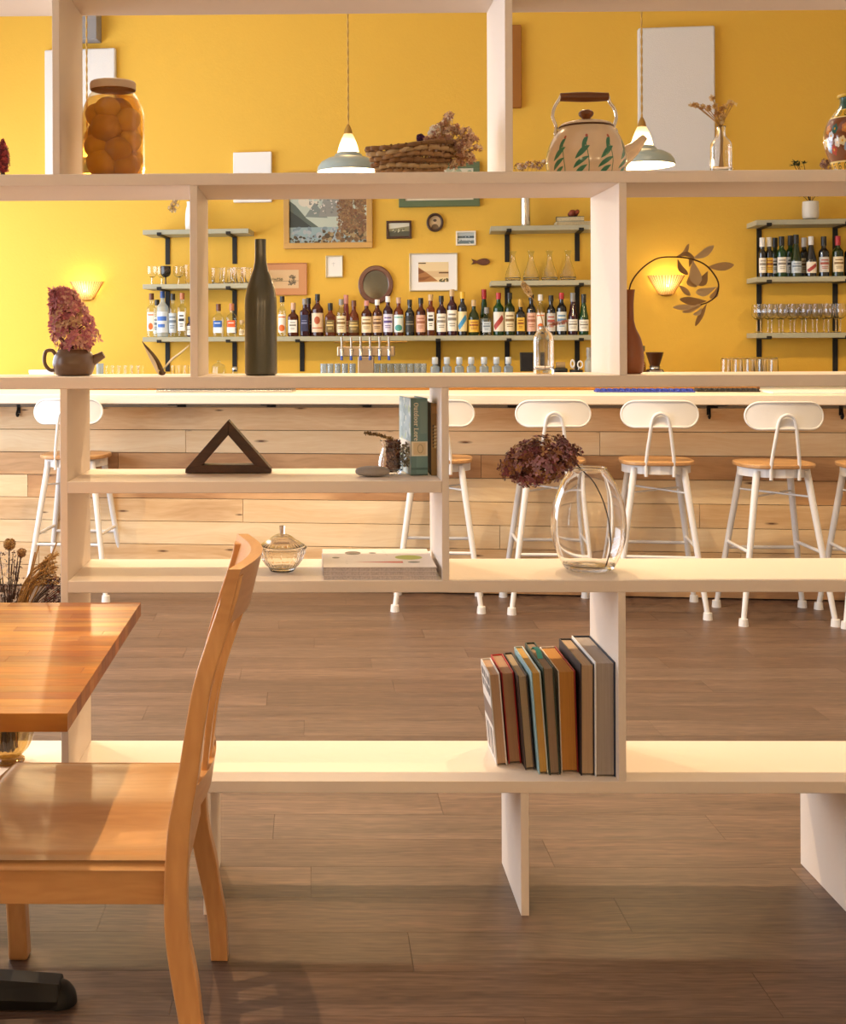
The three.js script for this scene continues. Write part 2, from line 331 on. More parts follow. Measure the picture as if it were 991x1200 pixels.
// ------------------------------------------------------------------ wall sconces
{
  const shadeM = phys({ color: '#f3dca6', roughness: 0.6, transmission: 0.4, thickness: 0, ior: 1.45, emissive: new THREE.Color(1, 0.75, 0.35), emissiveIntensity: 0.1 });
  const ribM = mat('#a87a36', 0.4);
  const bulbM = mat('#fff4dc', 0.4, { emissive: new THREE.Color(1, 0.8, 0.45), emissiveIntensity: 4 });
  const s = thing('sconce_lamp', 'fluted fan shaped glass wall sconce glowing on the yellow wall', 'lamp', V(0, 0, 0), BR, 'wall sconces behind the bar');
  // half bowl against the wall: rim at y = 0.13
  const flute = (a0, n, R0, R1, y0, y1) => {
    const pos = [], idx = [], rows = 8;
    for (let i = 0; i <= n; i++) for (let j = 0; j <= rows; j++) {
      const t = j / rows, a = Math.PI * i / n, R = (R0 + (R1 - R0) * t) * (1 + 0.05 * Math.cos(i * Math.PI));
      pos.push(Math.cos(a) * R, y0 + (y1 - y0) * t, Math.sin(a) * R * 0.75);
    }
    for (let i = 0; i < n; i++) for (let j = 0; j < rows; j++) { const a = i * (rows + 1) + j, b = a + rows + 1; idx.push(a, a + 1, b, b, a + 1, b + 1); }
    const g = new THREE.BufferGeometry(); g.setAttribute('position', new THREE.Float32BufferAttribute(pos, 3)); g.setIndex(idx); g.computeVertexNormals(); return g;
  };
  part(s, 'shade', flute(0, 36, 0.048, 0.122, 0, 0.135), shadeM);
  const ribs = []; for (let i = 0; i <= 18; i++) { const a = Math.PI * i / 18; ribs.push(rod(V(Math.cos(a) * 0.0495, 0.002, Math.sin(a) * 0.0372), V(Math.cos(a) * 0.1275, 0.136, Math.sin(a) * 0.0955), 0.0026, 0.0026, 5)); }
  part(s, 'rib', ribs, ribM);
  part(s, 'base_cup', lathe([[0.0001, -0.012], [0.03, -0.008], [0.046, 0.002]], 20).scale(1, 1, 0.7), M.brass);
  part(s, 'backplate', bx(0.09, 0.11, 0.012, 0, 0.055, 0.006, 0.003), M.brass);
  part(s, 'bulb', new THREE.SphereGeometry(0.024, 16, 12).scale(1, 1.3, 1).translate(0, 0.075, 0.04), bulbM);
  let first = true;
  for (const [px, py] of [[99, 351], [782, 345]]) {
    const q = Pw(px, py, WB - 0.06); const o = first ? s : dup(s); first = false; o.position.copy(B(q.u, q.y, WB - 0.001)); o.userData.label = 'fluted fan shaped glass sconce glowing on the wall ' + (px < 400 ? 'above the brown teapot' : 'behind the arching leaf branch');
    const l = new THREE.PointLight(LIGHT.warm, LIGHT.sconce, 0, 2); l.position.copy(B(q.u, q.y + 0.085, WB - 0.045)); l.castShadow = true; scene.add(l);
  }
}
// ------------------------------------------------------------------ bar stools
{
  const seatTex = woodTex({ light: [208, 164, 112], dark: [174, 126, 78], streak: [120, 80, 40], s: 21, fine: 40, coarse: 7, amount: 0.9 });
  const seatM = mat('#ffffff', 0.45, { map: rep(seatTex, 3, 2) });
  const st = thing('bar_stool', 'white metal bar stool with wooden seat and pill shaped backrest facing the bar', 'stool', V(0, 0, 0), BR, 'white bar stools along the bar');
  const Hs = 0.752;
  // local: camera side is +z, bar side -z
  const sh = new THREE.Shape(); const rr = 0.185;
  for (let i = 0; i < 40; i++) { const a = i / 40 * Math.PI * 2, c = Math.cos(a), s = Math.sin(a), r = rr / Math.pow(Math.pow(Math.abs(c), 3) + Math.pow(Math.abs(s), 3), 1 / 3) * 0.97; i ? sh.lineTo(c * r, s * r) : sh.moveTo(c * r, s * r); }
  part(st, 'seat', uvm(extrude(sh, 0.01, 0.005).rotateX(-Math.PI / 2).translate(0, Hs - 0.012, 0)), seatM, 'light brown wooden seat');
  const rim = new THREE.Shape(); rim.absarc(0, 0, 0.168, 0, Math.PI * 2); const hole = new THREE.Path(); hole.absarc(0, 0, 0.15, 0, Math.PI * 2, true); rim.holes.push(hole);
  part(st, 'seat_frame', extrude(rim, 0.042, 0).rotateX(-Math.PI / 2).translate(0, Hs - 0.0595, 0), M.whiteMetal);
  const T = [[-1, 1], [1, 1], [-1, -1], [1, -1]].map(([a, b]) => [V(a * 0.118, Hs - 0.03, b * 0.118), V(a * 0.212, 0.03, b * 0.212)]);
  for (const [a, b] of T) {
    const l = part(st, 'leg', rod(b, a, 0.0125, 0.017, 14), M.whiteMetal);
    part(l, 'foot', [new THREE.CylinderGeometry(0.02, 0.023, 0.034, 14).translate(b.x + 0.002 * Math.sign(b.x), 0.017, b.z + 0.002 * Math.sign(b.z))], M.whiteMetal);
  }
  const on = (i, y) => { const [a, b] = T[i], t = (y - b.y) / (a.y - b.y); return b.clone().lerp(a, t); };
  for (const [i, j, y] of [[0, 1, 0.29], [2, 3, 0.31], [0, 2, 0.34], [1, 3, 0.34]]) part(st, 'footrest_rod', rod(on(i, y), on(j, y), 0.0085), M.whiteMetal);
  part(st, 'cross_brace', [rod(on(0, 0.6), on(3, 0.6), 0.005), rod(on(1, 0.6), on(2, 0.61), 0.005)], M.whiteMetal);
  // inverted U and pill backrest
  const zb = 0.165;
  part(st, 'back_support', [tube([V(-0.066, Hs - 0.07, zb), V(-0.066, Hs + 0.0, zb + 0.004), V(-0.052, Hs + 0.12, zb + 0.02), V(-0.04, Hs + 0.2, zb + 0.03), V(-0.03, Hs + 0.228, zb + 0.034), V(0, Hs + 0.243, zb + 0.036), V(0.03, Hs + 0.228, zb + 0.034), V(0.04, Hs + 0.2, zb + 0.03), V(0.052, Hs + 0.12, zb + 0.02), V(0.066, Hs + 0.0, zb + 0.004), V(0.066, Hs - 0.07, zb)], 0.0085, 60, 10)], M.whiteMetal);
  // dished pill plate facing the sitter (-z), slightly curved
  const pw = 0.185, ph = 0.066, N = 44, pos = [], idx = [];
  const plate = new THREE.Shape(); plate.moveTo(-(pw - ph), -ph); plate.lineTo(pw - ph, -ph); plate.absarc(pw - ph, 0, ph, -Math.PI / 2, Math.PI / 2); plate.lineTo(-(pw - ph), ph); plate.absarc(-(pw - ph), 0, ph, Math.PI / 2, Math.PI * 1.5);
  const NX = 36, NY = 8; // pill plate as a fine grid, front and back
  for (const f of [0, 1]) for (let i = 0; i <= NX; i++) { const c = -Math.cos(Math.PI * i / NX), x = pw * c, o = Math.max(0, Math.abs(x) - (pw - ph)), hh = Math.sqrt(Math.max(0, ph * ph - o * o)); for (let j = 0; j <= NY; j++) { const y = hh * (2 * j / NY - 1); pos.push(x, y, (f ? 0 : 0.006) - x * x * 1.1 - 0.006 * (1 - Math.pow(y / ph, 2)) * (1 - Math.pow(x / pw, 2))); } }
  const K = (f, i, j) => f * (NX + 1) * (NY + 1) + i * (NY + 1) + j;
  for (let i = 0; i < NX; i++) for (let j = 0; j < NY; j++) { idx.push(K(0, i, j), K(0, i + 1, j), K(0, i, j + 1), K(0, i, j + 1), K(0, i + 1, j), K(0, i + 1, j + 1)); idx.push(K(1, i, j), K(1, i, j + 1), K(1, i + 1, j), K(1, i, j + 1), K(1, i + 1, j + 1), K(1, i + 1, j)); }
  const plateG = new THREE.BufferGeometry(); plateG.setAttribute('position', new THREE.Float32BufferAttribute(pos, 3)); plateG.setIndex(idx); plateG.computeVertexNormals();
  part(st, 'backrest', plateG.rotateX(-0.1).translate(0, Hs + 0.238, zb + 0.018), M.whiteMetal);
  const rimPts = plate.getSpacedPoints(60).map(p => V(p.x * 0.985, p.y * 0.96, 0.004 - p.x * p.x * 1.1)); rimPts.pop();
  part(st, 'backrest_rim', tube(rimPts, 0.006, 90, 6, true).rotateX(-0.1).translate(0, Hs + 0.238, zb + 0.018), M.whiteMetal);
  let first = true, sn = 0;
  for (const [px, py, ry] of [[77, 704, 0.02], [513, 717, 0], [648, 720, 0.05], [777, 724, -0.04], [919.5, 733, 0.08], [1046, 737, 0]]) {
    const near = toB(Py(px, py, 0)); const c = B(near.u, 0, near.w + 0.2);
    const o = first ? st : dup(st); first = false; o.position.copy(c); o.rotation.y = BR + ry; o.userData.label = 'white metal bar stool with wooden seat, ' + ['first', 'second', 'third', 'fourth', 'fifth', 'sixth'][sn++] + ' along the bar from the teapot end';
  }
}
// ------------------------------------------------------------------ dining table
const TBL = {};
{
  const far = Py(163, 706, 0.75), near = Py(82, 836, 0.75), xr = (far.x + near.x) / 2, zf = far.z, zn = near.z;
  Object.assign(TBL, { xr, zf, zn });
  const W = 0.78, xl = xr - W, cx = (xr + xl) / 2, cz = (zf + zn) / 2;
  const t = thing('dining_table', 'butcher block dining table on a black iron pedestal', 'table', V(cx, 0, cz));
  const tex = [41, 57, 63].map(s => woodTex({ light: [224, 152, 60], dark: [164, 96, 28], streak: [112, 62, 18], s, fine: 26, coarse: 5, amount: 1.0, heart: 0.35, h: 256 }));
  const ms = []; tex.forEach(x => ['#ffffff', '#ead2a4', '#d2aa70', '#fff0c8'].forEach(c => ms.push(phys({ color: c, roughness: 0.38, map: rep(x, 1 / 0.8, 1 / 0.3), clearcoat: 0.5, clearcoatRoughness: 0.25 }))));
  reseed(91);
  const n = 21, step = (zn - zf) / n;
  const top = part(t, 'tabletop', bx(W - 0.006, 0.026, zn - zf - 0.006, 0, 0.735, 0), ms[2]);
  for (let i = 0; i < n; i++) {
    let x = -W / 2 - rnd(0.3);
    while (x < W / 2) { const L = rnd(0.35, 0.75), a = Math.max(x, -W / 2), b = Math.min(x + L, W / 2); if (b - a > 0.02) part(top, 'stave', uvm(bx(b - a - 0.0003, 0.03, step - 0.0004, (a + b) / 2, 0.735, zf - cz + step * (i + 0.5), 0.0006), 'x', rnd(2), rnd(1)), ms[Math.floor(rnd(ms.length))]); x += L; }
  }
  part(t, 'column', lathe([[0.05, 0.03], [0.045, 0.06], [0.036, 0.09], [0.036, 0.7]], 24).translate(0, 0, -0.11), M.iron);
  part(t, 'top_plate', bx(0.4, 0.012, 0.4, 0, 0.714, -0.11, 0.003), M.iron);
  for (let k = 0; k < 4; k++) {
    const a = k * Math.PI / 2;
    const pr = new THREE.Shape(); pr.moveTo(-0.033, 0); pr.lineTo(0.033, 0); pr.lineTo(0.036, 0.02); pr.lineTo(0.022, 0.052); pr.lineTo(-0.022, 0.052); pr.lineTo(-0.036, 0.02); pr.closePath();
    const L = 0.265; const g = extrude(pr, L, 0.004).rotateY(Math.PI / 2); // along +x
    const p = g.attributes.position; for (let i = 0; i < p.count; i++) { const x = p.getX(i) / L; p.setY(i, 0.004 + p.getY(i) * (1.25 - 0.35 * x)); } g.computeVertexNormals();
    const cap = new THREE.SphereGeometry(0.036, 16, 10, 0, Math.PI * 2, 0, Math.PI / 2).scale(1, 1.25, 1).translate(L, 0.004, 0);
    part(t, 'foot_arm', merge([g, cap]).rotateY(-a).translate(0, 0, -0.11), M.iron);
  }
}
// ------------------------------------------------------------------ wooden chair
{
  const tex = woodTex({ light: [226, 174, 116], dark: [196, 138, 84], streak: [164, 108, 62], s: 71, fine: 30, coarse: 6, amount: 0.85, heart: 0.2 });
  const wm = phys({ color: '#ffffff', roughness: 0.36, map: rep(tex, 1 / 0.7, 1 / 0.35), clearcoat: 0.3, clearcoatRoughness: 0.3 });
  const ch = thing('dining_chair', 'pale maple dining chair with saddle seat and curved back, drawn up to the table', 'chair', V(-0.40, 0, 0.52));
  const ox = -0.40, oz = 0.52;
  const zN = 0.785, zFar = 0.285;                    // near and far rear posts
  // rear post: silhouette traced on the plane of the near post
  const Lp = [[259, 700], [240, 757], [224, 813], [208, 910], [198, 960], [194, 1000], [192, 1055], [194, 1103], [201, 1150], [210, 1200], [217, 1250], [221, 1318]];
  const Rp = [[284, 676], [279, 700], [262, 757], [246, 813], [232, 910], [224, 960], [221, 1000], [219, 1055], [222, 1103], [231, 1150], [237, 1200], [244, 1250], [246, 1318]];
  const pl = (a) => a.map(([x, y]) => { const p = Pz(x, y, zN); return [p.x - ox, p.y]; });
  const Lw = pl([[264.5, 676], ...Lp]), Rw = pl(Rp);
  Lw[Lw.length - 1][1] = 0; Rw[Rw.length - 1][1] = 0;
  const s = new THREE.Shape(); s.moveTo(...Lw[0]); s.splineThru(Lw.slice(1).map(p => V2(...p))); s.lineTo(...Rw[Rw.length - 1]); s.splineThru(Rw.slice(0, -1).reverse().map(p => V2(...p))); s.closePath();
  const post = uvm(extrude(s, 0.03, 0.003, 6), 'y');
  const lean = (g, k) => { const p = g.attributes.position; for (let i = 0; i < p.count; i++) p.setZ(i, p.getZ(i) + k * (p.getY(i) - 0.45)); g.computeVertexNormals(); return g; };
  part(ch, 'rear_post', lean(post.clone().translate(0, 0, zN - oz - 0.03), -0.02), wm);
  part(ch, 'rear_post', lean(post.clone().translate(-0.008, 0, zFar - oz), 0.22), wm);
  const topY = Lw[0][1], topX = (Lw[0][0] + Rw[0][0]) / 2;
  // x of the post centre at height y
  const pc = y => { const f = (A) => { for (let i = 0; i < A.length - 1; i++) if (y <= A[i][1] && y >= A[i + 1][1]) { const t = (A[i][1] - y) / (A[i][1] - A[i + 1][1] || 1); return A[i][0] + t * (A[i + 1][0] - A[i][0]); } return A[0][0]; }; return (f(Lw) + f(Rw)) / 2; };
  // curved rails: arcs bulging to +x between the posts
  const rail = (y0, y1, th, bow, ext) => {
    const N = 14, za = zFar - oz - ext + 0.22 * (y0 - 0.45), zb = zN - oz + ext, prof = [];
    const pos = [], idx = [];
    for (let i = 0; i <= N; i++) {
      const t = i / N, z = za + (zb - za) * t, b = bow * Math.sin(Math.PI * t) - 0.008 * (1 - t), xa = pc(y0) + b, xb = pc(y1) + b;
      pos.push(xa - th / 2, y0, z, xa + th / 2, y0, z, xb + th / 2, y1, z, xb - th / 2, y1, z);
    }
    for (let i = 0; i < N; i++) for (let k = 0; k < 4; k++) { const a = i * 4 + k, b = i * 4 + (k + 1) % 4, c = a + 4, d = b + 4; idx.push(a, b, c, c, b, d); }
    idx.push(0, 2, 1, 0, 3, 2); const e = N * 4; idx.push(e, e + 1, e + 2, e, e + 2, e + 3);
    let g = new THREE.BufferGeometry(); g.setAttribute('position', new THREE.Float32BufferAttribute(pos, 3)); g.setIndex(idx); g = g.toNonIndexed(); g.computeVertexNormals();
    return uvm(g, 'z');
  };
  part(ch, 'crest_rail', rail(topY - 0.085, topY + 0.012, 0.022, 0.034, -0.004), wm);
  part(ch, 'lower_rail', rail(0.505, 0.56, 0.02, 0.03, -0.026), wm);
  for (let k = 0; k < 5; k++) {
    const t = (k + 1) / 6, z = zFar + 0.07 + (zN - zFar - 0.09) * t - oz, b0 = 0.03 * Math.sin(Math.PI * t) - 0.008 * (1 - t), b1 = -0.008 * (1 - t) + 0.034 * Math.sin(Math.PI * t);
    const a = V(pc(0.55) + b0, 0.55, z), b = V(pc(topY - 0.08) + b1, topY - 0.08, z), mid = a.clone().lerp(b, 0.5).add(V(-0.014, 0, 0));
    const c = new THREE.CatmullRomCurve3([a, mid, b]).getPoints(10), pos = [], idx = [];
    c.forEach(p => { for (const [dx, dz] of [[-0.005, -0.016], [0.005, -0.016], [0.005, 0.016], [-0.005, 0.016]]) pos.push(p.x + dx, p.y, p.z + dz); });
    for (let i = 0; i < c.length - 1; i++) for (let q = 0; q < 4; q++) { const A = i * 4 + q, Bq = i * 4 + (q + 1) % 4; idx.push(A, A + 4, Bq, Bq, A + 4, Bq + 4); }
    let g = new THREE.BufferGeometry(); g.setAttribute('position', new THREE.Float32BufferAttribute(pos, 3)); g.setIndex(idx); g = g.toNonIndexed(); g.computeVertexNormals();
    part(ch, 'back_slat', uvm(g, 'y'), wm);
  }
  // saddle seat
  const sx0 = -0.66 - ox, sx1 = -0.236 - ox, sz0 = 0.25 - oz, sz1 = 0.758 - oz, sy = 0.452, nx = 26, nz = 26;
  const pos = [], idx = [];
  const outline = (i, j) => { const u = i / nx, v = j / nz; const x = sx0 + (sx1 - sx0) * u, zc = (sz0 + sz1) / 2, hw = (sz1 - sz0) / 2; return [x + 0.02 * (Math.abs(v - 0.5) * 2) ** 3 * (u < 0.1 ? 1 - u * 10 : 0), zc + hw * (v * 2 - 1)]; };
  const dish = (u, v) => { const e = Math.min(1, Math.min(u, 1 - u, v, 1 - v) * 9), k = Math.max(0, 1 - ((v - 0.5) * 2) ** 2); return -0.012 * e * (0.35 + 0.65 * Math.cos((Math.abs(v - 0.5) * 2 - 0.5) * Math.PI)) * (u > 0.25 ? 1 : u * 4) - 0.010 * (1 - e) ** 2; };
  for (const bot of [0, 1]) for (let i = 0; i <= nx; i++) for (let j = 0; j <= nz; j++) { const [x, z] = outline(i, j); pos.push(x, bot ? sy - 0.028 : sy + dish(i / nx, j / nz), z); }
  const I = (i, j, b) => b * (nx + 1) * (nz + 1) + i * (nz + 1) + j;
  for (let i = 0; i < nx; i++) for (let j = 0; j < nz; j++) { idx.push(I(i, j, 0), I(i, j + 1, 0), I(i + 1, j, 0), I(i + 1, j, 0), I(i, j + 1, 0), I(i + 1, j + 1, 0)); idx.push(I(i, j, 1), I(i + 1, j, 1), I(i, j + 1, 1), I(i + 1, j, 1), I(i + 1, j + 1, 1), I(i, j + 1, 1)); }
  const side = (a, b) => idx.push(I(...a, 0), I(...b, 0), I(...a, 1), I(...a, 1), I(...b, 0), I(...b, 1));
  for (let i = 0; i < nx; i++) { side([i + 1, 0], [i, 0]); side([i, nz], [i + 1, nz]); } for (let j = 0; j < nz; j++) { side([0, j], [0, j + 1]); side([nx, j + 1], [nx, j]); }
  let sg = new THREE.BufferGeometry(); sg.setAttribute('position', new THREE.Float32BufferAttribute(pos, 3)); sg.setIndex(idx); sg.computeVertexNormals();
  part(ch, 'seat', uvm(sg, 'x'), wm);
  const ay = 0.424, ah = 0.066;
  part(ch, 'side_apron', uvm(bx(sx1 - sx0 - 0.03, ah, 0.022, (sx0 + sx1) / 2 + 0.01, ay - ah / 2, sz1 - 0.026, 0.002), 'x', 0.3), wm);
  part(ch, 'side_apron', uvm(bx(sx1 - sx0 - 0.03, ah, 0.022, (sx0 + sx1) / 2 + 0.01, ay - ah / 2, sz0 + 0.026, 0.002), 'x', 0.7), wm);
  part(ch, 'front_apron', uvm(bx(0.022, ah, sz1 - sz0 - 0.08, sx0 + 0.04, ay - ah / 2, (sz0 + sz1) / 2, 0.002), 'z'), wm);
  part(ch, 'rear_apron', uvm(bx(0.022, ah, zN - zFar - 0.065, sx1 - 0.012, ay - ah / 2, (zN + zFar) / 2 - oz, 0.002), 'z'), wm);
  for (const [z, e] of [[sz0 + 0.03, -1], [sz1 - 0.05, 0]]) part(ch, 'front_leg', lean(uvm(bx(0.042, ay, 0.042, sx0 + 0.014, ay / 2, z, 0.006), 'y'), -e * 0.18), wm);
}
// ------------------------------------------------------------------ things on the yellow wall
const SHW = 0.28, SF = WB - SHW;                      // wall shelf depth and its front plane
const shelfTop = {};
{
  const boardM = mat('#a9a58c', 0.5), tex = null;
  const shelf = (key, pxL, pxR, pyTop, brackets, plate, label) => {
    const a = Pw(pxL, pyTop, SF), b = Pw(pxR, pyTop, SF), y = Pw((pxL + Math.min(pxR, 991)) / 2, pyTop, SF).y, th = 0.034;
    const s = thing('bracket_shelf', label, 'shelf', B(0, 0, 0), BR);
    part(s, 'board', bx(b.u - a.u, th, SHW - 0.002, (a.u + b.u) / 2, y - th / 2, -(WB - SHW / 2) + 0.001, 0.002), boardM, 'grey green painted board');
    for (const px of brackets) {
      const q = Pw(px, pyTop + 20, WB);
      const g = [bx(0.034, plate, 0.008, q.u, y - th - plate / 2, -WB + 0.005, 0.001), bx(0.034, 0.008, SHW - 0.012, q.u, y - th - 0.004, -WB + SHW / 2 + 0.003, 0.001), bx(0.034, th * 0.55, 0.006, q.u, y - th + th * 0.26 - 0.004, -SF + 0.003, 0.001)];
      part(s, 'bracket', g, M.iron, 'black iron bracket');
    }
    shelfTop[key] = y; return s;
  };
  shelf('L1', 167, 291, 268.5, [196.5, 275], 0.2, 'short upper wall shelf beside the fan sconce, holding a white vase');
  shelf('L2', 167, 291, 332.5, [196.5, 275], 0.32, 'short wall shelf of drinking glasses above the clear spirits');
  shelf('long', 167, 700, 393.8, [196.5, 275, 354, 513.5, 594, 676], 0.22, 'long wall shelf carrying the row of liquor bottles');
  shelf('M1', 575, 704, 264, [594, 676], 0.2, 'short upper wall shelf with a silver vase and stacked books');
  shelf('M2', 575, 704, 328.5, [594, 676], 0.32, 'short wall shelf of conical glass carafes');
  shelf('R1', 886, 1060, 257, [889, 978], 0.345, 'upper wall shelf holding only a small plant pot');
  shelf('R2', 886, 1060, 324, [889, 978], 0.335, 'wall shelf of wine bottles below the plant pot');
  shelf('R3', 886, 1060, 390, [889, 978], 0.25, 'wall shelf of stemmed wine glasses below the wine bottles');
}
// white acoustic panels and boxes
function wallBox(name, label, category, x0, x1, y0, y1, depth, m, r = 0.006) {
  const a = Pw(x0, (y0 + y1) / 2, WB - depth), b = Pw(x1, (y0 + y1) / 2, WB - depth), t = Pw((x0 + x1) / 2, y0, WB - depth), d = Pw((x0 + x1) / 2, y1, WB - depth);
  const o = shadow(new THREE.Mesh(uvm(bx(b.u - a.u, t.y - d.y, depth, 0, 0, 0, r)), m)); o.name = numbered(name); scene.add(o);
  o.position.copy(B((a.u + b.u) / 2, (t.y + d.y) / 2, WB - depth / 2)); o.rotation.y = BR; o.userData = { label, category }; return o;
}
{
  const felt = mat('#e4e0da', 0.9, { bumpMap: rep(speck, 6, 6), bumpScale: 0.0015 });
  wallBox('acoustic_panel', 'white fabric acoustic panel on the wall behind the fruit jar', 'panel', 52, 135, 57, 216, 0.05, felt, 0.012);
  wallBox('acoustic_panel', 'tall white fabric acoustic panel on the wall behind the right-hand pendant lamp', 'panel', 748, 838, 31, 205, 0.06, felt, 0.012).userData.label = 'tall white fabric acoustic panel behind a pendant lamp and the bud vase';
  wallBox('junction_box', 'small white square box on the wall beside the mountain painting', 'box', 273, 318, 178, 237, 0.04, M.white, 0.006);
  // loudspeakers on the wall, mostly hidden by the uprights
  const spk = (label, x0, x1, y0, y1, m, nm) => {
    const dp = 0.16, a = Pw(x0, y0, WB - dp), b = Pw(x1, y1, WB - dp);
    const s = thing('loudspeaker', label, 'speaker', B((a.u + b.u) / 2, b.y, WB - dp / 2), BR);
    const w = b.u - a.u, h = a.y - b.y; const sh = poly([[-dp / 2, 0.06], [dp / 2, 0], [dp / 2, h], [-dp / 2, h]]);
    part(s, 'case', extrude(sh, w, 0.004).rotateY(-Math.PI / 2).scale(1, 1, -1).rotateY(0).translate(w / 2, 0, 0), m);
    part(s, 'wall_bracket', bx(0.05, 0.1, 0.01, 0, h / 2, -dp / 2 + 0.005), M.iron);
  };
  const g1 = mat('#8b8684', 0.6), g2 = mat('#9a5f17', 0.6);
  wallBox('loudspeaker', 'narrow grey speaker box high on the wall beside the fruit jar', 'speaker', 78, 113, 4, 46, 0.14, g1);
  wallBox('loudspeaker', 'narrow ochre speaker box high on the wall near the kettle', 'speaker', 588, 611, 29, 126, 0.05, g2);
}
// framed pictures
function picture(name, label, x0, x1, y0, y1, frameW, frameM, art, opts = {}) {
  const dp = opts.depth || 0.025, a = Pw(x0, (y0 + y1) / 2, WB - dp), b = Pw(x1, (y0 + y1) / 2, WB - dp), t = Pw((x0 + x1) / 2, y0, WB - dp).y, d = Pw((x0 + x1) / 2, y1, WB - dp).y;
  const W = b.u - a.u, Hh = t - d, o = thing(name, label, opts.category || 'picture', B((a.u + b.u) / 2, (t + d) / 2, WB), BR);
  const fw = frameW;
  const prof = (w, x, y, vert) => vert ? bx(fw, w, dp, x, y, dp / 2, 0.003) : bx(w, fw, dp, x, y, dp / 2, 0.003);
  if (fw > 0) part(o, 'frame', [prof(W, 0, Hh / 2 - fw / 2, false), prof(W, 0, -Hh / 2 + fw / 2, false), prof(Hh - 2 * fw, -W / 2 + fw / 2, 0, true), prof(Hh - 2 * fw, W / 2 - fw / 2, 0, true)], frameM);
  const m = opts.mat || 0;
  if (m) part(o, 'mount', bx(W - 2 * fw - 0.001, Hh - 2 * fw - 0.001, 0.006, 0, 0, dp * 0.45), opts.matM || M.white, 'white mount');
  const w = W - 2 * fw - 2 * m * (opts.mx || 1) - 0.001, h = Hh - 2 * fw - 2 * m - 0.001;
  const tex = canvasTex(opts.cw || 256, Math.round((opts.cw || 256) * h / w), art);
  part(o, 'print', new THREE.PlaneGeometry(w, h).translate(opts.sx || 0, 0, dp * 0.45 + 0.0045), mat('#ffffff', 0.6, { map: tex }));
  if (!m) part(o, 'backing', bx(W - 2 * fw - 0.001, Hh - 2 * fw - 0.001, 0.006, 0, 0, dp * 0.45), M.dark);
  return o;
}
function blob(g, c, pts) { g.fillStyle = c; g.beginPath(); pts.forEach(([x, y], i) => i ? g.lineTo(x, y) : g.moveTo(x, y)); g.closePath(); g.fill(); }
function dabs(g, n, x0, x1, y0, y1, cs, r0, r1) { for (let i = 0; i < n; i++) { g.fillStyle = cs[Math.floor(rnd(cs.length))]; const x = rnd(x0, x1), y = rnd(y0, y1), r = rnd(r0, r1); g.beginPath(); g.ellipse(x, y, r, r * rnd(0.5, 1), rnd(3), 0, 7); g.fill(); } }
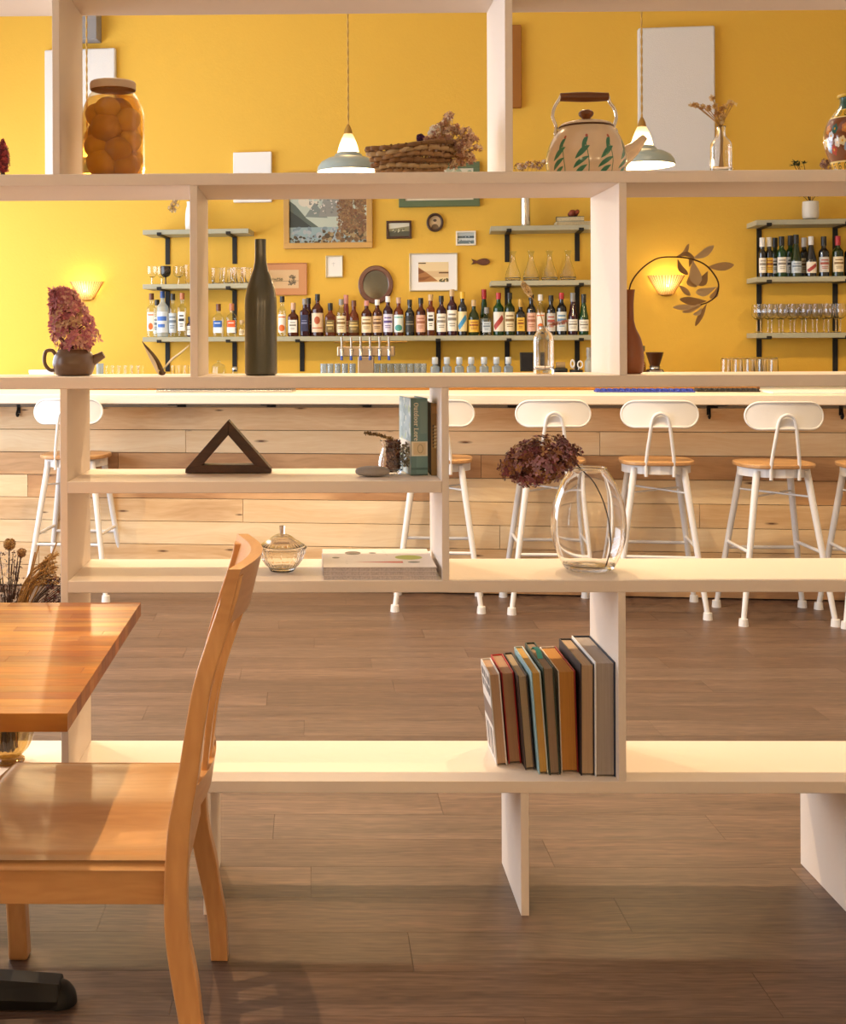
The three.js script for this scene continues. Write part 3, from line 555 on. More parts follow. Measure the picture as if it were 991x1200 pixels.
{
  reseed(404);
  const gold = mat('#c49a58', 0.4, { metalness: 0.25 }), walnut = mat('#43230f', 0.4), greenF = mat('#5c6b48', 0.45), silver = mat('#cfc4a6', 0.35, { metalness: 0.4 }), whiteF = mat('#ece3cf', 0.4);
  picture('mountain_painting', 'oil painting of snowy mountains and an autumn lake in a gold frame', 332, 436, 201, 291, 0.042, gold, (g, w, h) => {
    g.fillStyle = '#b9c0ac'; g.fillRect(0, 0, w, h); dabs(g, 60, 0, w, 0, h * 0.4, ['#c9c8b2', '#a9b5a8', '#d6cbb2', '#b4bfae'], 12, 30);
    blob(g, '#7f867c', [[w * .2, h * .6], [w * .33, h * .38], [w * .5, h * .62]]); blob(g, '#8d8b80', [[w * .38, h * .6], [w * .47, h * .2], [w * .56, h * .1], [w * .7, h * .34], [w * .8, h * .6]]);
    dabs(g, 60, w * .25, w * .62, h * .25, h * .55, ['#d8d0c2', '#74766e', '#cfc3b0', '#7d7c72'], 2, 6);
    blob(g, '#5c6558', [[0, h * .35], [w * .08, h * .42], [w * .22, h * .62], [w * .38, h * .76], [0, h * .78]]); blob(g, '#3d4138', [[0, h * .5], [w * .12, h * .6], [w * .3, h * .77], [0, h * .8]]);
    g.fillStyle = '#8fa3a0'; g.fillRect(0, h * .76, w, h * .24); dabs(g, 40, 0, w * .6, h * .78, h * .95, ['#9aa3a3', '#a8a8a4', '#7a8a8c'], 5, 16);
    dabs(g, 60, w * .7, w * 1.0, h * .2, h * .85, ['#7d5a3a', '#86643f', '#74523a'], 18, 30); dabs(g, 900, w * .62, w * 1.0, h * .06, h * .88, ['#7b5230', '#86603a', '#9a7848', '#6b4630', '#8f7450', '#6d5a3a'], 2, 6);
    dabs(g, 90, w * .42, w, h * .82, h, ['#8b6b45', '#6d5232', '#a08a5f', '#4f4128'], 4, 14); dabs(g, 30, 0, w * .4, h * .9, h, ['#5b4a2c', '#42371f'], 3, 9);
  }, { cw: 384, depth: 0.035 });
  picture('green_framed_picture', 'wide picture in a dark green frame half hidden behind the shelf board', 467, 562, 190, 242, 0.045, greenF, (g, w, h) => { g.fillStyle = '#d9cdb0'; g.fillRect(0, 0, w, h); dabs(g, 40, 0, w, 0, h * .7, ['#b5b08e', '#98a17f'], 6, 20); }, { depth: 0.035 });
  picture('small_photograph', 'small black and white landscape photograph in a brown frame', 452.5, 482, 258.5, 279.5, 0.016, walnut, (g, w, h) => { g.fillStyle = '#d8d2b8'; g.fillRect(0, 0, w, h); blob(g, '#8f8760', [[0, h * .45], [w, h * .25], [w, h], [0, h]]); g.fillStyle = '#56523c'; g.fillRect(0, h * .62, w, h * .4); dabs(g, 30, w * .2, w * .8, h * .45, h * .7, ['#d6cfae', '#3e3b2c'], 3, 9); });
  picture('small_photograph', 'small seascape photograph in a cream frame', 534, 557.5, 270.5, 287.5, 0.012, whiteF, (g, w, h) => { g.fillStyle = '#b7bdb8'; g.fillRect(0, 0, w, h); g.fillStyle = '#4c5a5e'; g.fillRect(0, h * .3, w, h * .18); g.fillStyle = '#c9cfcb'; g.fillRect(0, h * .52, w, h * .15); g.fillStyle = '#6a7a7c'; g.fillRect(0, h * .72, w, h * .3); dabs(g, 20, 0, w, h * .3, h, ['#394347', '#d4d8d4'], 3, 12); });
  picture('small_print', 'small pale print in a thin gold frame above the bottles', 381.5, 401.5, 299.5, 325, 0.009, silver, (g, w, h) => { g.fillStyle = '#eeeae0'; g.fillRect(0, 0, w, h); g.strokeStyle = '#8a8a84'; g.lineWidth = 3; g.beginPath(); g.moveTo(w * .3, h * .35); g.lineTo(w * .55, h * .33); g.moveTo(w * .45, h * .28); g.lineTo(w * .45, h * .5); g.stroke(); });
  picture('tree_drawing', 'pencil drawing of lakeside trees on a peach coloured mount', 309, 359.5, 308, 346, 0.006, mat('#c98a55', 0.5), (g, w, h) => { g.fillStyle = '#dcb98a'; g.fillRect(0, 0, w, h); g.strokeStyle = '#7a6444'; g.lineWidth = 3; g.beginPath(); g.moveTo(0, h * .62); g.lineTo(w, h * .6); g.stroke(); dabs(g, 70, w * .66, w * .9, h * .3, h * .8, ['#6a5a42', '#7d6b50', '#544631'], 3, 9); dabs(g, 40, w * .05, w * .45, h * .45, h * .6, ['#a08a62', '#8d7752'], 3, 8); }, { mat: 0.045, matM: mat('#cf9260', 0.7), sx: -0.01 });
  picture('coast_print', 'sepia coast print with wide white mount in a thin pale frame', 479.5, 536, 296.5, 341, 0.008, silver, (g, w, h) => { g.fillStyle = '#e6cf9f'; g.fillRect(0, 0, w, h); g.fillStyle = '#d9b98a'; g.fillRect(0, h * .45, w, h * .3); blob(g, '#a8703c', [[0, h * .25], [w * .3, h * .55], [w * .65, h * .95], [0, h]]); blob(g, '#7d4a22', [[0, h * .3], [w * .22, h * .5], [0, h * .6]]); blob(g, '#8b5426', [[0, h * .78], [w * .45, h * .7], [w * .2, h * .9], [0, h * .92]]); g.fillStyle = '#6b4522'; g.fillRect(w * .68, h * .5, w * .32, h * .07); dabs(g, 18, w * .7, w, h * .85, h, ['#4d4a2a', '#6d5a32'], 5, 12); g.fillStyle = '#4a3018'; g.fillRect(0, h * .03, w * .25, h * .05); }, { mat: 0.056, mx: 1.0 });
  // oval portrait and oval mirror
  const oval = (name, label, cat, x0, x1, y0, y1, ring, frameM, inner) => {
    const a = Pw(x0, (y0 + y1) / 2, WB - 0.03), b = Pw(x1, (y0 + y1) / 2, WB - 0.03), t = Pw((x0 + x1) / 2, y0, WB - 0.03).y, d = Pw((x0 + x1) / 2, y1, WB - 0.03).y, rx = (b.u - a.u) / 2, ry = (t - d) / 2;
    const o = thing(name, label, cat, B((a.u + b.u) / 2, (t + d) / 2, WB), BR);
    const s = new THREE.Shape(); s.absellipse(0, 0, rx, ry, 0, Math.PI * 2); const h = new THREE.Path(); h.absellipse(0, 0, rx - ring, ry - ring, 0, Math.PI * 2, true); s.holes.push(h);
    part(o, 'frame', extrude(s, 0.022, 0.006, 40), frameM);
    const e = new THREE.Shape(); e.absellipse(0, 0, rx - ring + 0.002, ry - ring + 0.002, 0, Math.PI * 2);
    inner(o, e, rx - ring, ry - ring);
  };
  const cherry = phys({ color: '#5a2413', roughness: 0.3, clearcoat: 0.6, clearcoatRoughness: 0.2 });
  oval('oval_portrait', 'small oval portrait photograph in a dark wooden frame', 'picture', 499.5, 519.5, 249.5, 271.5, 0.018, mat('#3a1f10', 0.4), (o, e, rx, ry) => {
    const tex = canvasTex(128, 160, (g, w, h) => { g.fillStyle = '#c9ab7c'; g.fillRect(0, 0, w, h); g.fillStyle = '#6d5230'; g.beginPath(); g.ellipse(w / 2, h * 0.95, w * .33, h * .35, 0, 0, 7); g.fill(); g.fillStyle = '#d8b68c'; g.beginPath(); g.ellipse(w / 2, h * .45, w * .13, h * .15, 0, 0, 7); g.fill(); g.fillStyle = '#4a3520'; g.beginPath(); g.ellipse(w / 2, h * .34, w * .15, h * .1, 0, 0, 7); g.fill(); });
    const g = new THREE.ShapeGeometry(e, 32), p = g.attributes.position, uv = g.attributes.uv; for (let i = 0; i < p.count; i++) uv.setXY(i, p.getX(i) / rx / 2 + .5, p.getY(i) / ry / 2 + .5);
    part(o, 'print', g.translate(0, 0, 0.006), mat('#ffffff', 0.5, { map: tex }));
  });
  oval('oval_mirror', 'oval mirror in a broad red brown wooden frame behind the bottles', 'mirror', 419.5, 460.5, 311, 356, 0.036, cherry, (o, e) => { part(o, 'mirror_glass', extrude(e, 0.004, 0).translate(0, 0, 0.006), mat('#7c7f78', 0.06, { metalness: 1 })); });
  // wooden fish
  { const a = Pw(552, 307, WB - 0.01), b = Pw(574, 307, WB - 0.01), W = b.u - a.u, s = new THREE.Shape(); s.moveTo(W / 2, 0); s.bezierCurveTo(W * .42, W * .22, W * .1, W * .25, -W * .22, W * .05); s.lineTo(-W / 2, W * .17); s.lineTo(-W * .4, 0); s.lineTo(-W / 2, -W * .15); s.lineTo(-W * .22, -W * .06); s.bezierCurveTo(W * .1, -W * .27, W * .42, -W * .2, W / 2, 0);
    const o = thing('wooden_fish', 'small carved dark wooden fish hanging on the wall', 'ornament', B((a.u + b.u) / 2, a.y, WB - 0.014), BR); part(o, 'body', extrude(s, 0.009, 0.003), mat('#5a2a15', 0.45)); part(o, 'eye', new THREE.SphereGeometry(0.004, 8, 6).translate(W * .3, W * .06, 0.011), M.black); part(o, 'hanger', bx(0.014, 0.014, 0.006, 0, 0, -0.006), M.iron); }
}
// ------------------------------------------------------------------ bottles
const G = {
  clear: phys({ color: '#f3f6f4', roughness: 0.03, transmission: 1, thickness: 0, ior: 1.5 }),
  frost: phys({ color: '#e3ecf2', roughness: 0.3, transmission: 0.75, thickness: 0, ior: 1.45 }),
  amber: phys({ color: '#7a3814', roughness: 0.06, transmission: 0.75, thickness: 0, ior: 1.5 }),
  cognac: phys({ color: '#b5652a', roughness: 0.05, transmission: 0.85, thickness: 0, ior: 1.5 }),
  plum: phys({ color: '#4a1426', roughness: 0.06, transmission: 0.55, thickness: 0, ior: 1.5 }),
  green: phys({ color: '#1f5a24', roughness: 0.06, transmission: 0.6, thickness: 0, ior: 1.5 }),
  olive: phys({ color: '#38471c', roughness: 0.06, transmission: 0.5, thickness: 0, ior: 1.5 }),
  black: phys({ color: '#12100e', roughness: 0.07, clearcoat: 0.6 }),
  rose: phys({ color: '#b8605a', roughness: 0.08, transmission: 0.6, thickness: 0, ior: 1.5 }),
};
const glassWord = { clear: 'clear glass', frost: 'frosted clear', amber: 'dark amber', cognac: 'golden brown', plum: 'dark plum red', green: 'green glass', olive: 'olive green', black: 'black glass', rose: 'rosy red' };
// one sheet of printed labels shared by all bottles
const labelSpecs = []; const capMats = {};
const LAB = {
  white: ['#efe9dc', '#8a8378'], cream: ['#ead9b4', '#8a6a3a'], tan: ['#cfae84', '#6a4524'], orange: ['#f0e6d6', '#dd6a22'], navy: ['#26284a', '#8a8fb0'], spot: ['#e0c7a6', '#b2542a'], gold: ['#6a5426', '#d8bd7a'], purple: ['#dcd6e6', '#5b4a86'], teal: ['#e4ece6', '#4a9a90'], dark: ['#26241f', '#8d8370'], pink: ['#e0b199', '#a8664c'], mono: ['#efece4', '#2a2a2a'], blue: ['#ead9a6', '#3f8fc0'], yellow: ['#e0b23a', '#8a4a1a'], silver: ['#c3ccd2', '#6c7a88'], red: ['#e9dfce', '#a83a34'], grey: ['#c9c2ba', '#a8483a'], scene: ['#d6d8d4', '#5d88a8'], bluew: ['#2f62b0', '#eef2f6'], orangew: ['#e2622a', '#f4efe8'], blueprint: ['#d8e2ec', '#3c6cc0'],
};
const labelWord = { white: 'white', cream: 'cream', tan: 'tan', orange: 'white and orange', navy: 'navy', spot: 'beige orange-spotted', gold: 'dark gold', purple: 'pale purple', teal: 'white and teal', dark: 'black', pink: 'pinkish', mono: 'lettered white', blue: 'cream and blue', yellow: 'yellow', silver: 'silver', red: 'white and red', grey: 'grey', scene: 'pictorial', bluew: 'blue and white', orangew: 'orange and white', blueprint: 'blue printed' };
const LK = Object.keys(LAB);
reseed(2024);
const labelSheet = canvasTex(1024, 1024, (g) => {
  LK.forEach((k, i) => {
    const x = (i % 5) * 204.8, y = Math.floor(i / 5) * 204.8, [a, b] = LAB[k], S = 204.8;
    g.fillStyle = a; g.fillRect(x, y, S, S); g.fillStyle = b;
    if (k === 'navy' || k === 'dark') { g.fillRect(x + 40, y + 70, 125, 8); g.fillRect(x + 30, y + 95, 145, 14); }
    else if (k === 'bluew' || k === 'orangew') { g.fillRect(x, y + 110, S, 95); g.fillStyle = b; g.fillRect(x + 40, y + 40, 125, 12); }
    else if (k === 'spot') { g.beginPath(); g.arc(x + 102, y + 80, 38, 0, 7); g.fill(); g.fillRect(x + 30, y + 150, 145, 10); }
    else if (k === 'orange' || k === 'teal') { g.beginPath(); g.ellipse(x + 102, y + 150, 60, 34, 0, 0, 7); g.fill(); g.fillRect(x + 30, y + 30, 145, 12); }
    else if (k === 'red' || k === 'blue') { g.save(); g.translate(x + 102, y + 110); g.rotate(-0.7); g.fillRect(-85, -26, 170, 52); g.restore(); }
    else if (k === 'blueprint') { g.fillRect(x + 35, y + 50, 135, 40); g.fillRect(x + 45, y + 120, 100, 30); }
    else { g.fillRect(x + 45, y + 40, 115, 14); g.fillRect(x + 30, y + 75, 145, 26); g.fillRect(x + 55, y + 125, 95, 8); g.fillRect(x + 60, y + 145, 85, 8); }
  });
});
const labelM = mat('#ffffff', 0.55, { map: labelSheet });
const CAPC = { black: '#1b1917', white: '#e8e4dd', red: '#b3242a', gold: '#c59a3c', yellow: '#e2b22e', brown: '#6a3a1c', copper: '#b8714a', blue: '#234a8c', beige: '#c9a184', grey: '#8d8a86', pink: '#c98678', cork: '#c8a676' };
const capM = k => capMats[k] || (capMats[k] = mat(CAPC[k], 0.4));
const geoCache = {};
function bottleGeo(r, h, kind) {
  const key = [r.toFixed(3), h.toFixed(2), kind].join(); if (geoCache[key]) return geoCache[key];
  let P, sq = 0, nr = 0.0145;
  const c = Math.min(0.006, r * 0.2);
  if (kind === 'wine') { const s = h * 0.62, n = h * 0.74; P = [[0.0001, 0.004], [r - c, 0], [r, c], [r, s], [r * 0.93, s + h * 0.04], [r * 0.6, s + h * 0.085], [nr * 1.05, n], [nr, h * 0.98], [nr * 1.1, h * 0.985], [nr * 1.1, h]]; P.lab = [0.12, 0.5]; P.cap = 0.78; }
  else if (kind === 'burg') { P = [[0.0001, 0.004], [r - c, 0], [r, c], [r, h * 0.4], [r * 0.94, h * 0.48], [r * 0.72, h * 0.58], [nr * 1.4, h * 0.7], [nr, h * 0.8], [nr, h * 0.99], [nr, h]]; P.lab = [0.1, 0.38]; P.cap = 0.8; }
  else if (kind === 'squat') { sq = 1; const s = h * 0.58; P = [[0.0001, 0.004], [r - c, 0], [r, c], [r, s], [r * 0.9, s + h * 0.06], [r * 0.5, s + h * 0.12], [nr, s + h * 0.17], [nr, h * 0.97], [nr * 1.1, h]]; P.lab = [0.12, 0.5]; P.cap = 0.8; }
  else if (kind === 'square') { sq = 1; const s = h * 0.66; P = [[0.0001, 0.004], [r - c, 0], [r, c], [r, s], [r * 0.92, s + h * 0.03], [r * 0.5, s + h * 0.07], [nr, s + h * 0.11], [nr, h * 0.98], [nr, h]]; P.lab = [0.14, 0.58]; P.cap = 0.86; }
  else if (kind === 'flask') { const s = h * 0.5; P = [[0.0001, 0.004], [r * 0.8, 0], [r * 0.97, h * 0.05], [r, h * 0.2], [r, s], [r * 0.85, h * 0.62], [r * 0.5, h * 0.7], [nr, h * 0.76], [nr, h]]; P.lab = [0.1, 0.45]; P.cap = 0.84; }
  else { const s = h * 0.64; P = [[0.0001, 0.004], [r - c, 0], [r, c], [r, s], [r * 0.9, s + h * 0.045], [r * 0.55, s + h * 0.1], [nr, s + h * 0.15], [nr, h * 0.985], [nr * 1.1, h]]; P.lab = [0.1, 0.56]; P.cap = 0.86; }
  const sqf = g => { if (!sq) return g; const p = g.attributes.position; for (let i = 0; i < p.count; i++) { const x = p.getX(i), z = p.getZ(i), R = Math.hypot(x, z); if (R < nr * 1.25) continue; const a = Math.atan2(z, x), k = 1 / Math.pow(Math.pow(Math.abs(Math.cos(a)), 4) + Math.pow(Math.abs(Math.sin(a)), 4), 1 / 4) * 0.93, t = Math.min(1, (R - nr * 1.25) / (r * 0.3)), f = 1 + (k - 1) * t; p.setX(i, x * f); p.setZ(i, z * f); } g.computeVertexNormals(); return g; };
  const body = sqf(lathe(P, 24));
  const lr = r + 0.0006, a0 = sq ? 0.75 : 1.25;
  const lab = () => { const g = new THREE.CylinderGeometry(lr, lr, (P.lab[1] - P.lab[0]) * h, 14, 1, true, -a0, 2 * a0).translate(0, (P.lab[0] + P.lab[1]) / 2 * h, 0); return sq ? sqf(g) : g; };
  const cap = new THREE.CylinderGeometry(nr * 1.22, nr * 1.25, h * (1 - P.cap) + 0.004, 14).translate(0, h * (1 + P.cap) / 2 + 0.003, 0);
  return geoCache[key] = { body, lab, cap };
}
function bottle(px, top, wpx, kind, glass, lab, cap, key, w, label, group, name = 'liquor_bottle') {
  const q = Pw(px, top + 30, w), yb = shelfTop[key], h = Pw(px, top, w).y - yb, r = (Pw(px + wpx / 2, top, w).u - Pw(px - wpx / 2, top, w).u) / 2;
  const o = thing(name, label, 'bottle', B(q.u, yb, w), BR + 0.02 * Math.sin(px), group);
  const g = bottleGeo(r, h, kind);
  part(o, 'glass_body', g.body, G[glass]);
  if (lab) { const lg = g.lab(), i = LK.indexOf(lab), uv = lg.attributes.uv; for (let k = 0; k < uv.count; k++) uv.setXY(k, ((i % 5) + 0.04 + 0.92 * uv.getX(k)) / 5, 1 - (Math.floor(i / 5) + 0.04 + 0.92 * (1 - uv.getY(k))) / 5); part(o, 'label', lg, labelM); }
  if (cap) part(o, 'cap', g.cap, capM(cap));
  return o;
}
const ORD = ['first', 'second', 'third', 'fourth', 'fifth', 'sixth', 'seventh', 'eighth', 'ninth', 'tenth', 'eleventh', 'twelfth', 'thirteenth', 'fourteenth', 'fifteenth', 'sixteenth', 'seventeenth', 'eighteenth', 'nineteenth', 'twentieth'];
{
  const wf = SF + 0.11;
  const look = (gl, lb, cp) => `${glassWord[gl]} bottle with ${labelWord[lb]} label and ${cp} cap`;
  const row = [[330.6, 348, 9.5, 'round', 'clear', 'orange', 'black'], [343.6, 355.7, 13.5, 'squat', 'amber', 'white', 'beige'], [357, 351, 11.5, 'square', 'plum', 'navy', 'grey'], [372, 345.5, 14, 'round', 'amber', 'spot', 'black'], [387, 356, 13.6, 'squat', 'cognac', 'gold', 'black'], [399.8, 351.5, 12, 'round', 'clear', 'cream', 'grey'], [414.5, 353, 12.6, 'flask', 'cognac', 'gold', 'brown'],
    [429.5, 353, 12.5, 'round', 'amber', 'cream', 'pink'], [442, 352, 11.5, 'round', 'amber', 'tan', 'white'], [454.5, 348, 11.5, 'round', 'plum', 'purple', 'white'], [467, 349.5, 11.5, 'round', 'cognac', 'teal', 'beige'], [480, 352, 11, 'round', 'black', 'dark', 'black'], [493, 350, 11.5, 'round', 'amber', 'pink', 'black'], [504.5, 346, 10.5, 'square', 'cognac', 'mono', 'cork'], [517, 347, 11.5, 'round', 'plum', 'white', 'black'], [529.5, 340, 12, 'round', 'plum', 'white', 'cork'],
    [541.6, 343, 11, 'round', 'black', 'blue', 'yellow'], [555, 352.5, 12.5, 'flask', 'olive', 'yellow', 'cork'], [570, 361, 13, 'squat', 'clear', 'silver', 'grey'], [584, 344, 12.6, 'round', 'green', 'red', 'red'], [597, 344, 12.4, 'round', 'olive', 'cream', 'black'], [609.7, 351.5, 12, 'squat', 'black', 'yellow', 'gold'], [622.3, 346, 11, 'round', 'black', 'pink', 'black'], [633.2, 346, 10.2, 'round', 'clear', 'orange', 'white'],
    [645.5, 347, 10.5, 'round', 'black', 'grey', 'black'], [657.8, 344, 12, 'round', 'black', 'scene', 'red'], [671, 344, 11.5, 'burg', 'plum', 'white', 'grey'], [683.8, 345.5, 11.5, 'burg', 'green', 'white', 'black']];
  const seen = {};
  row.forEach(([px, top, w, k, gl, lb, cp], i) => {
    let l = look(gl, lb, cp) + ' in the long row'; bottle(px, top, w, k, gl, lb, cp, 'long', wf, l, 'liquor bottles on the long wall shelf');
  });
  for (const [px, top, w, k, gl, lb, cp] of [[361.5, 350, 9, 'round', 'plum', 'dark', 'black'], [405.5, 346.5, 9, 'burg', 'rose', 'pink', 'pink'], [567, 340, 9.5, 'burg', 'green', 'silver', 'red'], [184, 352, 9, 'round', 'clear', 'mono', 'black']]) bottle(px, top, w, k, gl, lb, cp, 'long', wf + 0.1, `${glassWord[gl]} bottle with ${cp} cap at the back of the long bottle row`, 'liquor bottles on the long wall shelf');
  for (const [px, top, w, k, gl, lb, cp] of [[177.5, 344.5, 11, 'square', 'clear', 'orange', 'brown'], [190.5, 342, 13.4, 'round', 'frost', 'blueprint', 'blue'], [202.5, 345, 9.6, 'round', 'clear', 'silver', 'black'], [213.5, 344.5, 11, 'square', 'clear', 'mono', 'copper'], [223, 372, 8, 'round', 'plum', 'white', 'black'], [256, 357, 13.5, 'squat', 'clear', 'bluew', 'brown'], [271.5, 356.5, 12.5, 'squat', 'clear', 'orangew', 'copper'], [283.5, 376, 7, 'flask', 'clear', 'cream', 'cork']])
    bottle(px, top, w, k, gl, lb, cp, 'long', wf, look(gl, lb, cp) + ' at the sconce end', 'clear spirits at the sconce end of the long shelf');
  const wine = [[893, 279.5, 8.5, 'wine', 'black', 'white', 'white', 0], [901, 279, 9, 'wine', 'black', 'yellow', 'white', 0.02], [908, 279.5, 10, 'wine', 'olive', 'mono', 'black', 0.11], [915.5, 278, 11, 'wine', 'green', 'white', 'black', 0], [926, 277, 10.5, 'wine', 'green', 'mono', 'black', 0.11], [932.5, 276, 12.5, 'burg', 'olive', 'silver', 'black', 0], [942, 279.5, 10, 'wine', 'black', 'cream', 'white', 0.11], [950, 278, 12.5, 'burg', 'black', 'red', 'white', 0], [965, 278, 12, 'wine', 'black', 'grey', 'black', 0], [981.5, 277.5, 13, 'wine', 'olive', 'cream', 'red', 0], [995, 280, 12, 'wine', 'black', 'dark', 'black', 0]];
  wine.forEach(([px, top, w, k, gl, lb, cp, dw]) => bottle(px, top, w, k, gl, lb, cp, 'R2', wf + dw, `${look(gl, lb, cp)} on the wine shelf`, 'wine bottles on the wall shelf', 'wine_bottle'));
}
// ------------------------------------------------------------------ glassware
{
  const wf = SF + 0.09;
  const wg = thing('wine_glass', 'clear stemmed wine glass in the row under the wine bottles', 'glass', V(0, 0, 0), 0, 'stemmed wine glasses on the wall shelf');
  const sc = 0.2;
  part(wg, 'bowl', lathe(shell([[0.0001, 0.0935], [0.006, 0.094], [0.018, 0.1], [0.033, 0.118], [0.038, 0.14], [0.036, 0.17], [0.032, 0.198]], 0.0016, 0.095), 24), M.solidGlass);
  part(wg, 'stem', lathe([[0.0001, 0.093], [0.0045, 0.092], [0.0038, 0.05], [0.0045, 0.008]], 10), M.solidGlass);
  part(wg, 'foot', lathe([[0.0045, 0.008], [0.02, 0.004], [0.034, 0.0015], [0.034, 0.0003], [0.0001, 0.0003]], 24), M.solidGlass);
  let first = true;
  for (const px of [891, 904, 917, 930.5, 944, 957, 970.5, 984.5]) for (const dw of [0, 0.1]) {
    const q = Pw(px, 375, wf); const o = first ? wg : dup(wg); first = false; o.position.copy(B(q.u, shelfTop.R3, wf + dw)); }
  // carafes
  const ca = thing('glass_carafe', 'clear conical glass carafe with flared lip on the wall shelf', 'carafe', V(0, 0, 0), 0, 'conical glass carafes in a row');
  part(ca, 'body', lathe(shell(smoothProfile([[0.0001, 0.0115], [0.05, 0.0115], [0.056, 0.016], [0.048, 0.06], [0.03, 0.11], [0.018, 0.15], [0.0155, 0.172]], 26), 0.002, 0.014), 28), M.solidGlass);
  part(ca, 'lip', lathe(smoothProfile([[0.0155, 0.172], [0.018, 0.19], [0.026, 0.207], [0.027, 0.211]], 8), 28), G.clear);
  part(ca, 'base', lathe([[0.0001, 0.0005], [0.05, 0.0005], [0.053, 0.006], [0.05, 0.011], [0.0001, 0.0112]], 28), M.solidGlass);
  [600.8, 622, 643.7, 665.3].forEach((px, i) => { const q = Pw(px, 310, wf); (i ? dup(ca) : ca).position.copy(B(q.u, shelfTop.M2, wf)); });
  // goblets and tumblers on the short left shelf
  const gob = (px, sm, gm, label) => { const q = Pw(px, 320, wf), o = thing('goblet', label, 'glass', B(q.u, shelfTop.L2, wf + sm), 0, 'goblets on the short shelf');
    part(o, 'bowl', lathe(shell(smoothProfile([[0.0001, 0.051], [0.006, 0.0515], [0.03, 0.065], [0.039, 0.09], [0.038, 0.135]], 14), 0.0018, 0.053), 20), gm); part(o, 'stem', lathe([[0.0001, 0.05], [0.006, 0.05], [0.005, 0.03], [0.007, 0.006]], 10), gm); part(o, 'foot', lathe([[0.007, 0.006], [0.03, 0.002], [0.03, 0.0003], [0.0001, 0.0003]], 20), gm); };
  gob(178, 0, M.solidGlass, 'clear goblet at the end of the short glass shelf'); gob(187.5, 0.06, M.solidGlass, 'clear goblet behind the smoky goblet'); gob(194, 0, phys({ color: '#8a8378', roughness: 0.04, transmission: 0.9, thickness: 0, ior: 1.5 }), 'smoky grey goblet on the short glass shelf'); gob(208.5, 0.03, M.solidGlass, 'clear goblet between the smoky goblet and the tall beer glass');
  { const q = Pw(221, 320, wf), o = thing('beer_glass', 'tall narrow clear beer glass beside the goblets', 'glass', B(q.u, shelfTop.L2, wf)); part(o, 'wall', lathe(shell([[0.0001, 0.0125], [0.024, 0.0125], [0.034, 0.14]], 0.002, 0.013), 20), M.solidGlass); part(o, 'base', lathe([[0.0001, 0.0005], [0.024, 0.0005], [0.0245, 0.012], [0.0001, 0.012]], 20), G.clear); }
  const tb = thing('tumbler', 'clear straight tumbler in the group on the short glass shelf', 'glass', V(0, 0, 0), 0, 'tumblers on the short shelf');
  part(tb, 'wall', lathe(shell([[0.0001, 0.0125], [0.03, 0.0125], [0.034, 0.118]], 0.002, 0.013), 20), M.solidGlass); part(tb, 'base', lathe([[0.0001, 0.0005], [0.029, 0.0005], [0.0295, 0.012], [0.0001, 0.012]], 20), M.solidGlass);
  [[253, 0.02], [259, 0.09], [265.5, 0], [273, 0.07], [277.5, 0], [285.5, 0.08], [289, 0]].forEach(([px, dw], i) => { const q = Pw(px, 320, wf + dw); (i ? dup(tb) : tb).position.copy(B(q.u, shelfTop.L2, wf + dw)); });
  // the back counter
  const CT = 1.0425, wc = 1.9;
  const paintedSheenG = phys({ color: '#e6edf1', roughness: 0.1, transmission: 0.78, thickness: 0, ior: 1.5 });  // whitish tint in the glass colour stands in for window reflections
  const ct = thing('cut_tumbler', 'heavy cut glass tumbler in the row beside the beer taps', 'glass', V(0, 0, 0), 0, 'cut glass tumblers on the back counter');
  { const g = lathe([[0.0001, 0.001], [0.018, 0.001], [0.021, 0.02], [0.0228, 0.158], [0.0205, 0.158], [0.0185, 0.03], [0.0001, 0.025]], 20); const p = g.attributes.position; for (let i = 0; i < p.count; i++) { const a = Math.atan2(p.getZ(i), p.getX(i)), R = Math.hypot(p.getX(i), p.getZ(i)), f = 1 + 0.05 * Math.cos(10 * a); if (R > 0.017) { p.setX(i, p.getX(i) * f); p.setZ(i, p.getZ(i) * f); } } g.computeVertexNormals(); part(ct, 'wall', g, paintedSheenG); part(ct, 'base', lathe([[0.0001, 0.0005], [0.0165, 0.0005], [0.0165, 0.001], [0.0001, 0.001]], 16), G.clear); }
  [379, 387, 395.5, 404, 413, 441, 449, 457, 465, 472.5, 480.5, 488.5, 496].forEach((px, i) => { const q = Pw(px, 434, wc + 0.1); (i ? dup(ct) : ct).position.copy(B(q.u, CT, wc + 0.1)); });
  // square stoppered flasks
  const fk = thing('square_flask', 'square clear water bottle with white stopper in the row on the back counter', 'bottle', V(0, 0, 0), BR, 'square water bottles on the back counter');
  const blueG = phys({ color: '#ccdbe8', roughness: 0.08, transmission: 0.7, thickness: 0, ior: 1.5 });
  { const g = bottleGeo(0.034, 0.2, 'square'); part(fk, 'glass_body', g.body, blueG); part(fk, 'stopper', lathe([[0.0001, 0.155], [0.021, 0.155], [0.021, 0.2], [0.016, 0.203], [0.0001, 0.203]], 16), mat('#d6dde2', 0.25)); }
  [509.5, 523.5, 538, 552, 567, 581.5, 595.5].forEach((px, i) => { const q = Pw(px, 430, wc); (i ? dup(fk) : fk).position.copy(B(q.u, CT, wc)); });
  // stemless glasses at the right, left ones
  const sg = thing('upturned_glass', 'plain upturned drinking glass in the row under the wine glasses', 'glass', V(0, 0, 0), 0, 'upturned water glasses on the back counter');
  part(sg, 'wall', lathe([[0.036, 0.0005], [0.03, 0.182], [0.0275, 0.182], [0.0335, 0.0005]], 20), M.solidGlass); part(sg, 'base', lathe([[0.028, 0.183], [0.026, 0.196], [0.0001, 0.196], [0.0001, 0.183], [0.028, 0.183]], 20), M.solidGlass);
